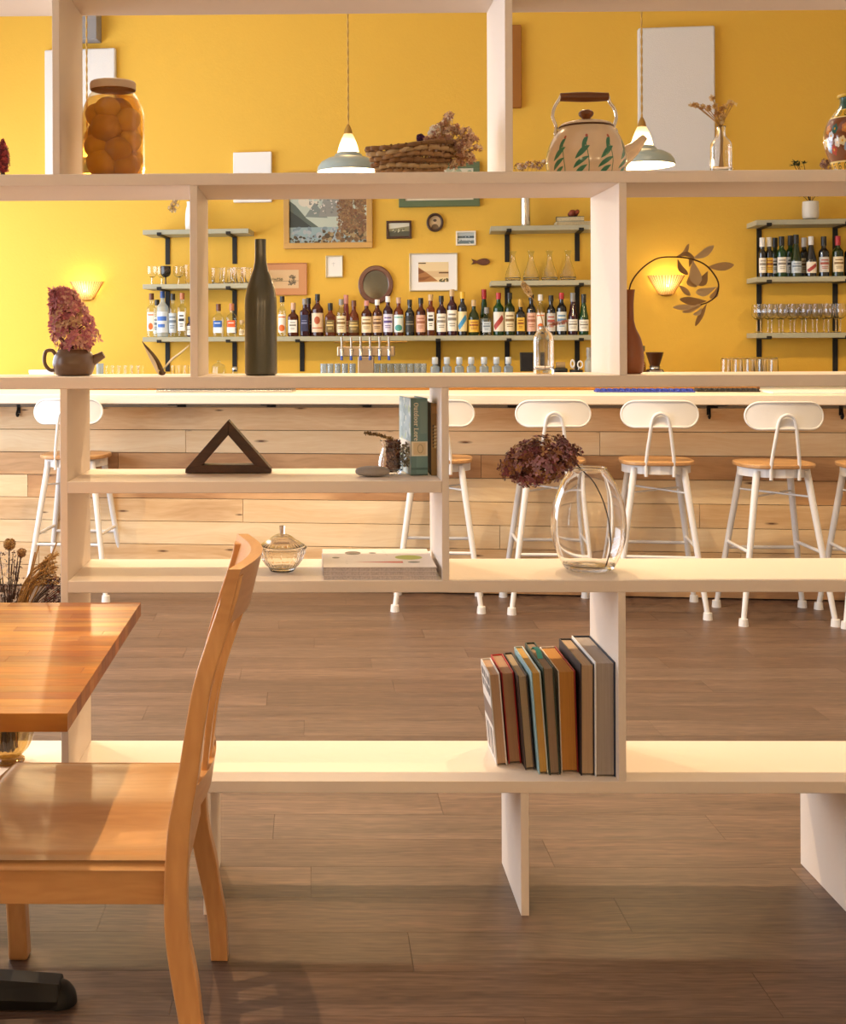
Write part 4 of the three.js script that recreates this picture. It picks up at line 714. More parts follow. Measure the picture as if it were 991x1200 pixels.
  [850, 857, 864, 871, 878, 885, 892, 899, 906].forEach((px, i) => { const dw = (i % 2) * 0.09, q = Pw(px, 430, wc + dw); (i ? dup(sg) : sg).position.copy(B(q.u, CT, wc + dw)); });
  const sl = thing('shot_glass', 'low clear glass in the row near the brown pot', 'glass', V(0, 0, 0), 0, 'low glasses at the sconce end of the back counter');
  part(sl, 'wall', lathe(shell([[0.0001, 0.0125], [0.0195, 0.0125], [0.0215, 0.15]], 0.002, 0.013), 18), M.solidGlass); part(sl, 'base', lathe([[0.0001, 0.0005], [0.019, 0.0005], [0.0195, 0.012], [0.0001, 0.012]], 18), M.solidGlass);
  [127, 134.5, 142, 149.5, 157, 164.5, 204, 212, 219].forEach((px, i) => { const q = Pw(px, 434, wc); (i ? dup(sl) : sl).position.copy(B(q.u, CT, wc)); });
  { const q = Pw(117, 432, wc), o = thing('drinking_glass', 'pale blue drinking glass behind the spout of the brown pot', 'glass', B(q.u, CT, wc)); part(o, 'wall', lathe([[0.024, 0.01], [0.028, 0.165]], 18), blueG); part(o, 'base', lathe([[0.0001, 0.0005], [0.024, 0.0005], [0.0245, 0.012], [0.0001, 0.012]], 18), blueG); }
  { const q = Pw(51, 434, wc), o = thing('paper_box', 'low white paper box behind the brown pot', 'box', B(q.u, CT, wc), BR); part(o, 'carton', bx(0.18, 0.10, 0.1, 0, 0.05, 0, 0.003), M.white); part(o, 'lid', bx(0.186, 0.022, 0.106, 0, 0.11, 0, 0.003), M.white); }
  { const q = Pw(256, 432, wc), o = thing('cut_glass_jar', 'ornate cut glass jar beside the dark green bottle', 'jar', B(q.u, CT, wc)); const g = lathe(smoothProfile([[0.0001, 0.001], [0.035, 0.001], [0.05, 0.05], [0.052, 0.1], [0.046, 0.14]], 16), 24); const p = g.attributes.position; for (let i = 0; i < p.count; i++) { const a = Math.atan2(p.getZ(i), p.getX(i)), f = 1 + 0.06 * Math.cos(8 * a); p.setX(i, p.getX(i) * f); p.setZ(i, p.getZ(i) * f); } g.computeVertexNormals(); part(o, 'body', g, G.clear); part(o, 'lid', lathe(smoothProfile([[0.048, 0.14], [0.036, 0.155], [0.012, 0.165], [0.01, 0.172], [0.013, 0.18], [0.0001, 0.186]], 14), 20), G.clear); }
  { const q = Pw(275, 432, wc), o = thing('salt_cellar', 'small clear glass salt cellar beside the ornate jar', 'jar', B(q.u, CT, wc)); part(o, 'body', lathe(smoothProfile([[0.0001, 0.001], [0.028, 0.001], [0.03, 0.05], [0.022, 0.1], [0.02, 0.12]], 14), 18), G.clear); part(o, 'lid', lathe([[0.0205, 0.12], [0.0205, 0.138], [0.0001, 0.142]], 18), M.steel); }
  { const q = Pw(690, 425, wc), o = thing('tall_bottle', 'slim clear bottle at the end of the back counter', 'bottle', B(q.u, CT, wc)); const g = bottleGeo(0.03, 0.26, 'wine'); part(o, 'glass_body', g.body, G.frost); part(o, 'cap', g.cap, capM('grey')); }
  // beer taps
  { const q = Pw(429, 430, 1.86), o = thing('beer_tap_tower', 'steel beer tap tower with six chrome taps', 'tap', B(q.u, CT, 1.86), BR);
    const steel = mat('#b9a58c', 0.3, { metalness: 0.8 });
    part(o, 'column', bx(0.11, 0.21, 0.09, 0, 0.105, 0, 0.006), steel); part(o, 'manifold', bx(0.395, 0.07, 0.09, 0, 0.165, 0, 0.008).translate(0, 0.08, 0), steel);
    part(o, 'pipe', new THREE.CylinderGeometry(0.008, 0.008, 0.5, 10).rotateZ(Math.PI / 2).translate(0.03, 0.308, -0.03), M.brass);
    part(o, 'pipe_bracket', [bx(0.02, 0.04, 0.02, -0.15, 0.295, -0.03), bx(0.02, 0.04, 0.02, 0.15, 0.295, -0.03)], M.brass);
    const blueTip = mat('#2a4aa0', 0.4);
    for (let i = 0; i < 6; i++) { const x = -0.162 + i * 0.0645; const t = part(o, 'tap', [rod(V(x, 0.245, 0.045), V(x, 0.245, 0.075), 0.009), rod(V(x, 0.26, 0.072), V(x, 0.21, 0.085), 0.011, 0.009), new THREE.SphereGeometry(0.014, 12, 8).translate(x, 0.255, 0.072)], M.steel); part(t, 'handle', [rod(V(x, 0.26, 0.072), V(x, 0.342, 0.078), 0.006, 0.0085)], mat('#d0c6ba', 0.2, { metalness: 0.7 })); part(t, 'spout', [rod(V(x, 0.215, 0.084), V(x, 0.185, 0.089), 0.009, 0.01)], blueTip, 'blue spout'); }
  }
  // till tablet, printer, scissors, grinder, jar
  { const q = Pw(627, 430, 1.88), o = thing('till_tablet', 'dark till screen on an angled stand', 'screen', B(q.u, CT, 1.88), BR + 0.15);
    part(o, 'screen_case', bx(0.2, 0.13, 0.012, 0, 0.17, 0, 0.003).applyMatrix4(new THREE.Matrix4().makeRotationX(-0.1)), M.black); part(o, 'screen_glass', bx(0.184, 0.112, 0.002, 0, 0.17, 0.0072).applyMatrix4(new THREE.Matrix4().makeRotationX(-0.1)), mat('#1a1a20', 0.12)); part(o, 'stand', [rod(V(-0.02, 0.004, 0.06), V(0, 0.12, -0.02), 0.008), rod(V(0.03, 0.004, -0.07), V(0, 0.12, -0.02), 0.008), bx(0.16, 0.008, 0.15, 0, 0.004, 0, 0.002)], M.iron); }
  { const q = Pw(657, 430, 1.9), o = thing('receipt_printer', 'small black receipt printer beside the till screen', 'printer', B(q.u, CT, 1.9), BR); part(o, 'case', bx(0.1, 0.1, 0.12, 0, 0.05, 0, 0.012), M.black); part(o, 'lid', bx(0.085, 0.03, 0.09, 0, 0.112, -0.01, 0.01), M.black); part(o, 'paper_roll', new THREE.CylinderGeometry(0.022, 0.022, 0.06, 16).rotateZ(Math.PI / 2).translate(0, 0.145, -0.02), mat('#a88a5e', 0.7)); part(o, 'paper_slot', bx(0.07, 0.006, 0.004, 0, 0.085, 0.061), M.steel); }
  { const q = Pw(675, 430, 1.9), o = thing('scissors', 'white handled scissors standing in a dark cup', 'scissors', B(q.u, CT, 1.9), BR);
    const ring = (x, y, s, t) => new THREE.TorusGeometry(s, 0.0045, 8, 18).scale(1, t, 1).translate(x, y, 0);
    part(o, 'handle', [ring(-0.024, 0.155, 0.012, 1.9), ring(0.026, 0.15, 0.016, 1.35)], M.white, 'white finger loops'); part(o, 'blade', [rod(V(-0.018, 0.135, 0), V(0.008, 0.02, 0), 0.004), rod(V(0.018, 0.13, 0), V(-0.006, 0.02, 0), 0.004)], M.steel); part(o, 'cup', lathe([[0.0001, 0.0005], [0.04, 0.0005], [0.044, 0.115], [0.04, 0.115], [0.037, 0.006], [0.0001, 0.006]], 18), M.dark, 'dark cup'); }
  { const q = Pw(767, 430, 1.9), o = thing('coffee_grinder', 'small coffee grinder with brown hopper under the sconce', 'grinder', B(q.u, CT, 1.9), BR); part(o, 'hopper', lathe([[0.03, 0.135], [0.058, 0.225], [0.058, 0.232], [0.0001, 0.234]], 24), phys({ color: '#5a3216', roughness: 0.25, transmission: 0.25, thickness: 0 })); part(o, 'collar', lathe([[0.034, 0.12], [0.036, 0.138], [0.0001, 0.14]], 20), M.steel); part(o, 'case', bx(0.11, 0.12, 0.11, 0, 0.06, 0, 0.02), mat('#3a2415', 0.35)); part(o, 'front_plate', bx(0.085, 0.05, 0.006, 0, 0.085, 0.055, 0.002), M.steel); part(o, 'dial', new THREE.CylinderGeometry(0.017, 0.017, 0.014, 18).rotateX(Math.PI / 2).translate(0, 0.08, 0.062), M.black); }
  { const q = Pw(748, 430, 2.0), o = thing('storage_jar', 'glass storage jar with grey metal lid beside the coffee grinder', 'jar', B(q.u, CT, 2.0), BR); part(o, 'jar_glass', lathe(smoothProfile([[0.0001, 0.001], [0.045, 0.002], [0.05, 0.03], [0.05, 0.19], [0.036, 0.225], [0.035, 0.24]], 20), 24), G.clear); part(o, 'lid', lathe([[0.041, 0.236], [0.043, 0.24], [0.043, 0.275], [0.0001, 0.278]], 24), mat('#7e7c74', 0.35, { metalness: 0.7 })); part(o, 'contents', lathe(smoothProfile([[0.0001, 0.006], [0.042, 0.006], [0.046, 0.03], [0.046, 0.16], [0.0001, 0.165]], 14), 20), mat('#b5712a', 0.8)); }
  // on the bar top
  const BT = 1.0765;
  { const a = Pw(188, 460, 0.12).u, b = Pw(345, 460, 0.12).u, o = thing('drip_tray', 'long grey perforated steel drip tray on the bar top', 'tray', B((a + b) / 2, BT, 0.1), BR); part(o, 'tray', bx(b - a, 0.012, 0.2, 0, 0.006, 0, 0.003), M.steel); const bars = []; for (let i = 0; i < 44; i++) bars.push(bx((b - a) / 60, 0.006, 0.18, -(b - a) / 2 + (i + 0.5) * (b - a) / 44, 0.0155, 0)); part(o, 'grille', bars, mat('#6f6a64', 0.4, { metalness: 0.6 })); }
  { const a = Pw(697, 460, 0.1).u, b = Pw(812, 460, 0.1).u, o = thing('bar_mat', 'blue rubber bar mat lying on the bar top', 'mat', B((a + b) / 2, BT, 0.1), BR); const bm = mat('#24389c', 0.5); part(o, 'mat_base', bx(b - a, 0.008, 0.12, 0, 0.004, 0, 0.002), bm); const n = []; for (let i = 0; i < 16; i++) for (let j = 0; j < 4; j++) n.push(new THREE.CylinderGeometry(0.009, 0.011, 0.01, 8).translate(-(b - a) / 2 + (i + 0.5) * (b - a) / 16, 0.013, -0.045 + j * 0.03)); part(o, 'nubs', n, bm); }
  { const a = Pw(815, 460, 0.15).u, b = Pw(888, 460, 0.15).u, o = thing('bar_mat', 'dark rubber bar mat lying beside the blue mat', 'mat', B((a + b) / 2, BT, 0.16), BR); const bm = mat('#2b2723', 0.6); part(o, 'mat_base', bx(b - a, 0.008, 0.12, 0, 0.004, 0, 0.002), bm); const n = []; for (let i = 0; i < 12; i++) for (let j = 0; j < 4; j++) n.push(new THREE.CylinderGeometry(0.009, 0.011, 0.01, 8).translate(-(b - a) / 2 + (i + 0.5) * (b - a) / 12, 0.013, -0.045 + j * 0.03)); part(o, 'nubs', n, bm); }
  { const a = Pw(892, 460, 0.02).u, o = thing('paper_menu', 'stack of white paper menus on the bar top', 'paper', B(a + 0.3, BT, 0.04), BR); const tops = part(o, 'sheets', bx(0.55, 0.01, 0.3, 0, 0.005, 0, 0.001), M.white); }
  // gold service rail along the back of the bar
  { const a = Pw(80, 458, 0.36).u, b = Pw(890, 458, 0.36).u, o = thing('service_rail', 'low varnished wooden rail along the back edge of the bar top', 'rail', B((a + b) / 2, BT, 0.38), BR); part(o, 'rail', bx(b - a, 0.022, 0.05, 0, 0.011, 0, 0.004), mat('#a06a22', 0.4)); part(o, 'end_cap', [bx(0.02, 0.026, 0.054, -(b - a) / 2 + 0.01, 0.013, 0, 0.003), bx(0.02, 0.026, 0.054, (b - a) / 2 - 0.01, 0.013, 0, 0.003)], mat('#7a4c16', 0.4)); }
}
// ------------------------------------------------------------------ flowers and foliage helpers
function quadStrip(pts, widthFn, side, cup = 0) {        // a leaf: midrib points, half width along it, side vector
  const pos = [], idx = [], n = pts.length;
  const nrm = V(0, 0, 0);
  for (let i = 0; i < n; i++) { const w = widthFn(i / (n - 1)), t = (i < n - 1 ? pts[i + 1].clone().sub(pts[i]) : pts[i].clone().sub(pts[i - 1])).normalize(), up = t.clone().cross(side).normalize().multiplyScalar(cup * w); const a = pts[i].clone().addScaledVector(side, -w).add(up), c = pts[i].clone().addScaledVector(side, w).add(up); pos.push(a.x, a.y, a.z, pts[i].x, pts[i].y, pts[i].z, c.x, c.y, c.z); }
  for (let i = 0; i < n - 1; i++) for (let k = 0; k < 2; k++) { const a = i * 3 + k; idx.push(a, a + 3, a + 1, a + 1, a + 3, a + 4); }
  const g = new THREE.BufferGeometry(); g.setAttribute('position', new THREE.Float32BufferAttribute(pos, 3)); g.setIndex(idx); g.computeVertexNormals(); return g;
}
function florets(points, size, palette, petals = 4) {    // many small open flowers merged into one head
  const pos = [], colr = [], q = new THREE.Quaternion();
  for (const { p, n } of points) {
    q.setFromUnitVectors(V(0, 1, 0), n); const c = palette[Math.floor(rnd(palette.length))], s = size * rnd(0.75, 1.2), a0 = rnd(6.3);
    for (let k = 0; k < petals; k++) {
      const a = a0 + k * 2 * Math.PI / petals + rnd(-0.2, 0.2), lift = rnd(0.05, 0.45), m = rnd(0.85, 1.12);
      const P = (r, da, y) => V(Math.cos(a + da) * r * s, y * s, Math.sin(a + da) * r * s).applyQuaternion(q).add(p);
      const A = P(0, 0, 0), Bq = P(0.62, -0.55, lift * 0.6), C = P(1, 0, lift), D = P(0.62, 0.55, lift * 0.6);
      for (const v of [A, Bq, C, A, C, D]) { pos.push(v.x, v.y, v.z); colr.push(c.r * m, c.g * m, c.b * m); }
    }
  }
  const g = new THREE.BufferGeometry(); g.setAttribute('position', new THREE.Float32BufferAttribute(pos, 3)); g.setAttribute('color', new THREE.Float32BufferAttribute(colr, 3)); g.computeVertexNormals(); return g;
}
const petalM = phys({ color: '#ffffff', vertexColors: true, roughness: 0.95, transmission: 0.35, thickness: 0, side: THREE.DoubleSide });
const twigM = mat('#4a3220', 0.85), strawM = mat('#b48a4c', 0.85);
function pal(...h) { return h.map(x => new THREE.Color(x)); }
const mm = z => (EYE.z - z) / F;                         // metres per pixel at depth z
function onShelf(px, key, z) { const p = Pz(px, 500, z); return V(p.x, SY[key] + 0.0003, z); }

// ------------------------------------------------------------------ top row of the shelf unit
{ // red seed head
  const o = thing('sumac_head', 'deep red dried cone flower at the end of the top shelf', 'flower', onShelf(4.5, 'a', -0.12));
  reseed(11); const pts = []; for (let i = 0; i < 240; i++) { const t = rnd(), a = rnd(6.283), r = 0.0165 * Math.sin(Math.PI * (0.18 + 0.8 * t)) * rnd(0.8, 1.1), y = 0.022 + 0.078 * t; pts.push({ p: V(Math.cos(a) * r, y, Math.sin(a) * r), n: V(Math.cos(a), 0.4, Math.sin(a)).normalize() }); }
  part(o, 'flower_head', florets(pts, 0.0055, pal('#8a1c24', '#a02a30', '#6a1418', '#b2443c')), petalM); part(o, 'core', lathe(smoothProfile([[0.0001, 0.02], [0.011, 0.03], [0.013, 0.06], [0.003, 0.098]], 10), 10), mat('#5a1218', 0.9)); part(o, 'stalk', rod(V(0, 0, 0), V(0, 0.03, 0), 0.006, 0.005), twigM);
}
{ // jar of preserved fruit
  const z = -0.15, o = thing('fruit_jar', 'large glass jar of preserved yellow fruit with a pale screw lid', 'jar', onShelf(134, 'a', z)); const R = 0.0765;
  part(o, 'jar_glass', lathe(smoothProfile([[0.0001, 0.003], [R - 0.006, 0.001], [R, 0.012], [R, 0.1], [R, 0.16], [R - 0.003, 0.18], [0.06, 0.21], [0.052, 0.222], [0.051, 0.238]], 44), 40), phys({ color: '#f7eedb', roughness: 0.03, transmission: 1, thickness: 0, ior: 1.5 }));
  part(o, 'lid', lathe([[0.0555, 0.226], [0.0565, 0.228], [0.0565, 0.242], [0.054, 0.246], [0.0001, 0.247]], 40), mat('#cdb091', 0.45), 'pale metal screw lid');
  const fm = [phys({ color: '#d8b640', roughness: 0.5, clearcoat: 0.5 }), phys({ color: '#c9a430', roughness: 0.5, clearcoat: 0.5 }), phys({ color: '#e0c254', roughness: 0.5, clearcoat: 0.5 })];
  reseed(33);
  const fr = [[-0.028, 0.035, 0.03, 0.04], [0.034, 0.03, 0.02, 0.036], [0.0, 0.03, -0.04, 0.034], [-0.036, 0.085, 0.022, 0.036], [0.018, 0.075, 0.036, 0.034], [0.04, 0.098, 0.012, 0.033], [-0.01, 0.1, -0.034, 0.036], [-0.012, 0.128, 0.034, 0.04], [0.038, 0.148, 0.018, 0.034], [-0.036, 0.165, -0.005, 0.034], [0.014, 0.178, -0.02, 0.034], [-0.008, 0.176, 0.03, 0.032], [0.03, 0.12, -0.034, 0.034], [-0.04, 0.13, -0.024, 0.03], [0.05, 0.06, -0.014, 0.026]];
  fr.forEach(([x, y, zz, r], i) => { const g = new THREE.SphereGeometry(r, 20, 14), p = g.attributes.position; for (let k = 0; k < p.count; k++) { const a = Math.atan2(p.getZ(k), p.getX(k)), f = 1 + 0.03 * Math.cos(5 * a + i); p.setX(k, p.getX(k) * f); p.setZ(k, p.getZ(k) * f); p.setY(k, p.getY(k) * 0.9); } g.computeVertexNormals(); g.rotateZ(rnd(-0.8, 0.8)).rotateX(rnd(-0.8, 0.8)); const d = Math.hypot(x, zz), mx = R - r - 0.002, f = d > mx ? mx / d : 1; part(o, 'fruit', g.translate(x * f, Math.max(y, r * 0.95 + 0.004), zz * f), fm[i % 3]); });
  part(o, 'syrup', lathe(smoothProfile([[0.0001, 0.005], [R - 0.008, 0.004], [R - 0.0025, 0.014], [R - 0.0025, 0.1], [R - 0.0025, 0.16], [R - 0.006, 0.178], [0.058, 0.206], [0.0001, 0.208]], 40), 32), phys({ color: '#f8e2a8', roughness: 0.05, transmission: 1, thickness: 0, ior: 1.2 }), 'amber syrup');
}
{ // basket with dried flowers
  const z = -0.13, o = thing('wicker_basket', 'low oval wicker basket tipped on the top shelf', 'basket', onShelf(483, 'a', z)); reseed(8);
  const wm = [mat('#a07a52', 0.85), mat('#b8996e', 0.85), mat('#86603a', 0.85)];
  const rx0 = 0.06, rx1 = 0.108, rz0 = 0.045, rz1 = 0.08, hh = 0.076, lvl = 6;
  for (let l = 0; l < lvl; l++) { const t = (l + 0.5) / lvl, pts = [], rx = rx0 + (rx1 - rx0) * Math.pow(t, 0.55), rz = rz0 + (rz1 - rz0) * Math.pow(t, 0.55); for (let i = 0; i < 72; i++) { const a = i / 72 * 6.2832, wob = 0.0045 * Math.cos(18 * a + l * Math.PI); pts.push(V(Math.cos(a) * (rx + wob), 0.008 + hh * t + 0.003 * Math.sin(3 * a + l) + 0.009 * t * Math.cos(a + 0.5), Math.sin(a) * (rz + wob))); } part(o, 'weaver', tube(pts, 0.0062, 144, 6, true).scale(1, 1, 1), wm[l % 3]); }
  const st = []; for (let i = 0; i < 36; i++) { const a = i / 36 * 6.2832; st.push(tube([V(Math.cos(a) * rx0 * 0.9, 0.004, Math.sin(a) * rz0 * 0.9), V(Math.cos(a) * (rx0 + rx1) * 0.51, 0.045, Math.sin(a) * (rz0 + rz1) * 0.51), V(Math.cos(a) * rx1, 0.082 + 0.009 * Math.cos(a + 0.5), Math.sin(a) * rz1)], 0.003, 8, 5)); } part(o, 'stakes', st, wm[2]);
  part(o, 'base', new THREE.CylinderGeometry(1, 1, 0.006, 36).scale(rx0, 1, rz0).translate(0, 0.004, 0), wm[0]);
  const f = thing('dried_bouquet', 'dried bouquet of tan blossoms, white plume and purple flower in the basket', 'flowers', onShelf(520, 'a', z)); reseed(19);
  const k = mm(z), at = (px, py, dz = 0) => V((px - 520) * k, (212 - py) * k, dz);
  const stems = []; const heads = [];
  const tips = [[527, 140], [535, 152], [545, 158], [515, 160], [508, 166], [522, 166], [538, 170], [530, 176], [520, 178], [544, 176], [556, 170], [560, 178], [548, 186], [540, 194], [532, 198], [552, 190], [500, 168], [537, 186]]; for (let i = 0; i < 46; i++) tips.push([506 + rnd(52), 150 + rnd(46)]); for (let i = 0; i < 8; i++) tips.push([524 + rnd(-4, 5), 140 + i * 3]);
  for (const [x, y] of tips) { const dz = rnd(-0.03, 0.04), e = at(x, y, dz); stems.push(tube([V(-0.045, 0.05, 0), V(-0.02, 0.075, dz * 0.4), e.clone().multiplyScalar(0.7).add(V(0, 0.015, 0)), e], 0.0011, 8, 4)); for (let i = 0; i < 9; i++) { const n = V(rnd(-1, 1), rnd(-0.4, 1), rnd(-0.6, 1)).normalize(); heads.push({ p: e.clone().addScaledVector(n, rnd(0.002, 0.011)), n }); } }
  part(f, 'stems', stems, strawM); part(f, 'blossoms', florets(heads, 0.0085, pal('#cfa67c', '#e6c8a2', '#b98660', '#f0dcba', '#a07664', '#dab896'), 5), petalM);
  const tuft = (e, n, r, s, p) => { const q = []; for (let i = 0; i < n; i++) { const nn = V(rnd(-1, 1), rnd(-1, 1), rnd(-1, 1)).normalize(); q.push({ p: e.clone().add(V(nn.x * r[0], nn.y * r[1], nn.z * r[0])), n: nn }); } return florets(q, s, p, 5); };
  part(f, 'white_plume', [tuft(at(511, 154), 90, [0.013, 0.009], 0.005, pal('#efe9dd', '#ddd4c4')), tuft(at(507, 158), 40, [0.008, 0.007], 0.005, pal('#efe9dd'))], petalM, 'fluffy white plume');
  part(f, 'purple_flower', tuft(at(494, 164), 70, [0.009, 0.008], 0.005, pal('#4a1550', '#6a2a6c', '#3a0f40')), petalM, 'small purple globe flower');
}
{ // enamel kettle
  const z = -0.15, o = thing('enamel_kettle', 'cream enamel kettle with green leaf motif and wooden handle', 'kettle', onShelf(688, 'a', z)); const k = mm(z);
  const tex = canvasTex(1024, 256, (g, w, h) => {
    g.fillStyle = '#dcc3a2'; g.fillRect(0, 0, w, h);
    for (let i = 0; i < 10; i++) { const cx = (i + 0.5) * w / 10, s = i % 2 ? 1 : -1;
      g.strokeStyle = '#2e6a48'; g.lineWidth = 3; g.beginPath(); g.moveTo(cx + 26, h * .82); g.quadraticCurveTo(cx + 34, h * .6, cx + 8, h * .36); g.stroke(); g.fillStyle = '#2f7352';
      for (const [x, y, L, r] of [[-4, .78, 36, -0.4], [0, .65, 38, -0.32], [6, .52, 34, -0.3], [16, .41, 22, -0.6]]) { g.save(); g.translate(cx + x - 6, h * y); g.rotate(r); g.beginPath(); g.moveTo(-L, 14); g.quadraticCurveTo(-6, -22, L, -6); g.quadraticCurveTo(0, 14, -L, 14); g.fill(); g.restore(); }
      g.fillStyle = '#b0523a'; g.beginPath(); g.arc(cx + 18, h * .33, 6, 0, 7); g.fill(); }
  });
  const R = 46.5 * k;
  const body = lathe(smoothProfile([[0.0001, 0.0005], [R * 0.84, 0.0005], [R * 0.97, 0.022], [R, 0.045], [R * 0.95, 0.075], [R * 0.83, 0.102], [R * 0.7, 0.121], [R * 0.665, 0.127]], 30), 56).rotateY(Math.PI);
  part(o, 'body', body, phys({ color: '#ffffff', map: tex, roughness: 0.2, clearcoat: 0.7, clearcoatRoughness: 0.1 }));
  const em = phys({ color: '#dcc3a2', roughness: 0.2, clearcoat: 0.7, clearcoatRoughness: 0.1 });
  part(o, 'rim', new THREE.TorusGeometry(R * 0.67, 0.0025, 8, 48).rotateX(Math.PI / 2).translate(0, 0.127, 0), mat('#5a3a20', 0.3, { metalness: 0.5 }));
  const lid = part(o, 'lid', lathe(smoothProfile([[R * 0.655, 0.128], [R * 0.6, 0.136], [R * 0.3, 0.143], [0.0001, 0.145]], 12), 40), em);
  const wood = mat('#6e3c14', 0.4);
  part(lid, 'knob', lathe(smoothProfile([[0.008, 0.143], [0.011, 0.15], [0.017, 0.156], [0.018, 0.163], [0.012, 0.169], [0.0001, 0.17]], 16), 24), wood, 'brown wooden knob');
  part(o, 'spout', (() => { const a = [V(0.082, 0.05, 0), V(0.1, 0.062, 0), V(0.12, 0.078, 0), V(0.143, 0.103, 0)], g = new THREE.TubeGeometry(new THREE.CatmullRomCurve3(a), 16, 1, 16, false), p = g.attributes.position, c = new THREE.CatmullRomCurve3(a); for (let i = 0; i < p.count; i++) { const t = Math.floor(i / 17) / 16, q = c.getPointAt(t), r = 0.026 * (1 - t) + 0.0085 * t; p.setXYZ(i, q.x + (p.getX(i) - q.x) * r, q.y + (p.getY(i) - q.y) * r, q.z + (p.getZ(i) - q.z) * r); } g.computeVertexNormals(); return g; })(), em);
  const at = (px, py) => V((px - 688) * k, (211.5 - py) * k, 0), chrome = mat('#d9d4cc', 0.15, { metalness: 1 });
  const strap = pts => { const c = new THREE.CatmullRomCurve3(pts).getPoints(18); return quadStrip(c, () => 0.0075, V(0, 0, 1), 0); };
  const thick = (pts) => tube(pts, 0.0042, 18, 8).scale(1, 1, 1.7);
  part(o, 'handle_strap', thick([at(655, 166), at(652, 158), at(653, 150), at(649, 138), at(651, 128), at(657, 118), at(659, 114)]), chrome); part(o, 'handle_strap', thick([at(721, 160), at(720, 152), at(723, 140), at(721, 130), at(715, 121), at(714, 115)]), chrome);
  part(o, 'handle_ear', [new THREE.SphereGeometry(0.009, 12, 8).scale(1, 1.3, 0.8).translate(...at(654, 163).toArray()), new THREE.SphereGeometry(0.009, 12, 8).scale(1, 1.3, 0.8).translate(...at(721, 157).toArray())], chrome);
  const L = 56 * k; part(o, 'grip', lathe(smoothProfile([[0.0001, -L / 2], [0.0095, -L / 2], [0.0105, -L / 2 + 0.008], [0.0125, 0], [0.0105, L / 2 - 0.008], [0.0095, L / 2], [0.0001, L / 2]], 20), 20).rotateZ(-Math.PI / 2 + 0.0).translate(...at(686, 115.5).toArray()), wood, 'turned brown wooden grip');
}
{ // bud vase
  const z = -0.12, o = thing('bud_vase', 'small clear glass bottle vase with pale dried flowers on the top shelf', 'vase', onShelf(846, 'a', z)), k = mm(z);
  part(o, 'glass', lathe(shell(smoothProfile([[0.0001, 0.0005], [0.022, 0.0005], [0.0255, 0.008], [0.0255, 0.06], [0.024, 0.082], [0.012, 0.098], [0.0105, 0.118], [0.012, 0.122]], 30), 0.002, 0.006), 32), M.solidGlass);
  reseed(5); const at = (px, py, dz = 0) => V((px - 846) * k, (210 - py) * k, dz), st = [], hd = [];
  for (const [x, y, n] of [[837, 117, 10], [818, 126, 12], [824, 128, 12], [830, 131, 12], [814, 124, 6], [856, 124, 10], [862, 124, 5], [846, 130, 12], [850, 128, 8], [842, 136, 14], [848, 138, 12], [838, 128, 12], [845, 145, 10]]) { const e = at(x, y, rnd(-0.012, 0.012)); st.push(tube([V(rnd(-0.008, 0.008), 0.02, 0), V(0, 0.115, 0), e.clone().lerp(V(0, 0.125, 0), 0.4), e], 0.001, 8, 4)); for (let i = 0; i < n; i++) { const nn = V(rnd(-1, 1), rnd(-1, 1), rnd(-1, 1)).normalize(); hd.push({ p: e.clone().addScaledVector(nn, rnd(0.001, 0.008)), n: nn }); } }
  part(o, 'stems', st, strawM); part(o, 'blossoms', florets(hd, 0.006, pal('#d9b77c', '#e8cf9c', '#c49a5c', '#b8864a'), 5), petalM);
}
{ // patterned vase
  const z = -0.13, o = thing('patterned_vase', 'glazed ornamental vase with yellow scroll bands on green', 'vase', onShelf(997, 'a', z));
  const tex = canvasTex(1024, 512, (g, w, h) => {
    g.fillStyle = '#1e5346'; g.fillRect(0, 0, w, h); const band = (y0, y1) => { g.fillStyle = '#d9a92a'; g.fillRect(0, y0 * h, w, (y1 - y0) * h); g.strokeStyle = '#3a4a1c'; g.lineWidth = 5; for (let x = 0; x < w; x += 64) { g.beginPath(); for (let i = 0; i < 24; i++) { const a = i * 0.5, r = 3 + i * 0.95; const X = x + 32 + Math.cos(a) * r, Y = (y0 + y1) / 2 * h + Math.sin(a) * r; i ? g.lineTo(X, Y) : g.moveTo(X, Y); } g.stroke(); } g.fillStyle = '#efdc9a'; g.fillRect(0, y0 * h, w, 6); g.fillRect(0, y1 * h - 6, w, 6); };
    g.fillStyle = '#7a4420'; g.fillRect(0, h * .34, w, h * .36); reseed(3);
    for (let x = 0; x < w; x += 128) { for (const [dx, dy, c] of [[32, .44, '#c87a30'], [64, .5, '#d9dfe6'], [90, .44, '#23605a'], [44, .6, '#8fa8c8'], [80, .62, '#b23a2a'], [16, .55, '#e0cfa0'], [110, .56, '#e6e2d6']]) { g.fillStyle = c; for (let p = 0; p < 5; p++) { g.beginPath(); g.arc(x + dx + Math.cos(p * 1.257) * 13, h * dy + Math.sin(p * 1.257) * 13, 10, 0, 7); g.fill(); } g.fillStyle = '#d8a030'; g.beginPath(); g.arc(x + dx, h * dy, 6, 0, 7); g.fill(); } }
    band(.23, .34); band(.7, .82);
  });
  // v runs with the profile: 0 at the foot
  tex.flipY = true;
  part(o, 'body', lathe(smoothProfile([[0.0001, 0.0005], [0.036, 0.0005], [0.04, 0.02], [0.055, 0.06], [0.06, 0.095], [0.053, 0.13], [0.034, 0.158], [0.024, 0.172], [0.023, 0.192]], 36), 44).rotateY(Math.PI), phys({ color: '#ffffff', map: tex, roughness: 0.15, clearcoat: 0.8, clearcoatRoughness: 0.08 }));
  part(o, 'lip', new THREE.TorusGeometry(0.0255, 0.004, 10, 36).rotateX(Math.PI / 2).translate(0, 0.195, 0), mat('#d8b23c', 0.25));
}
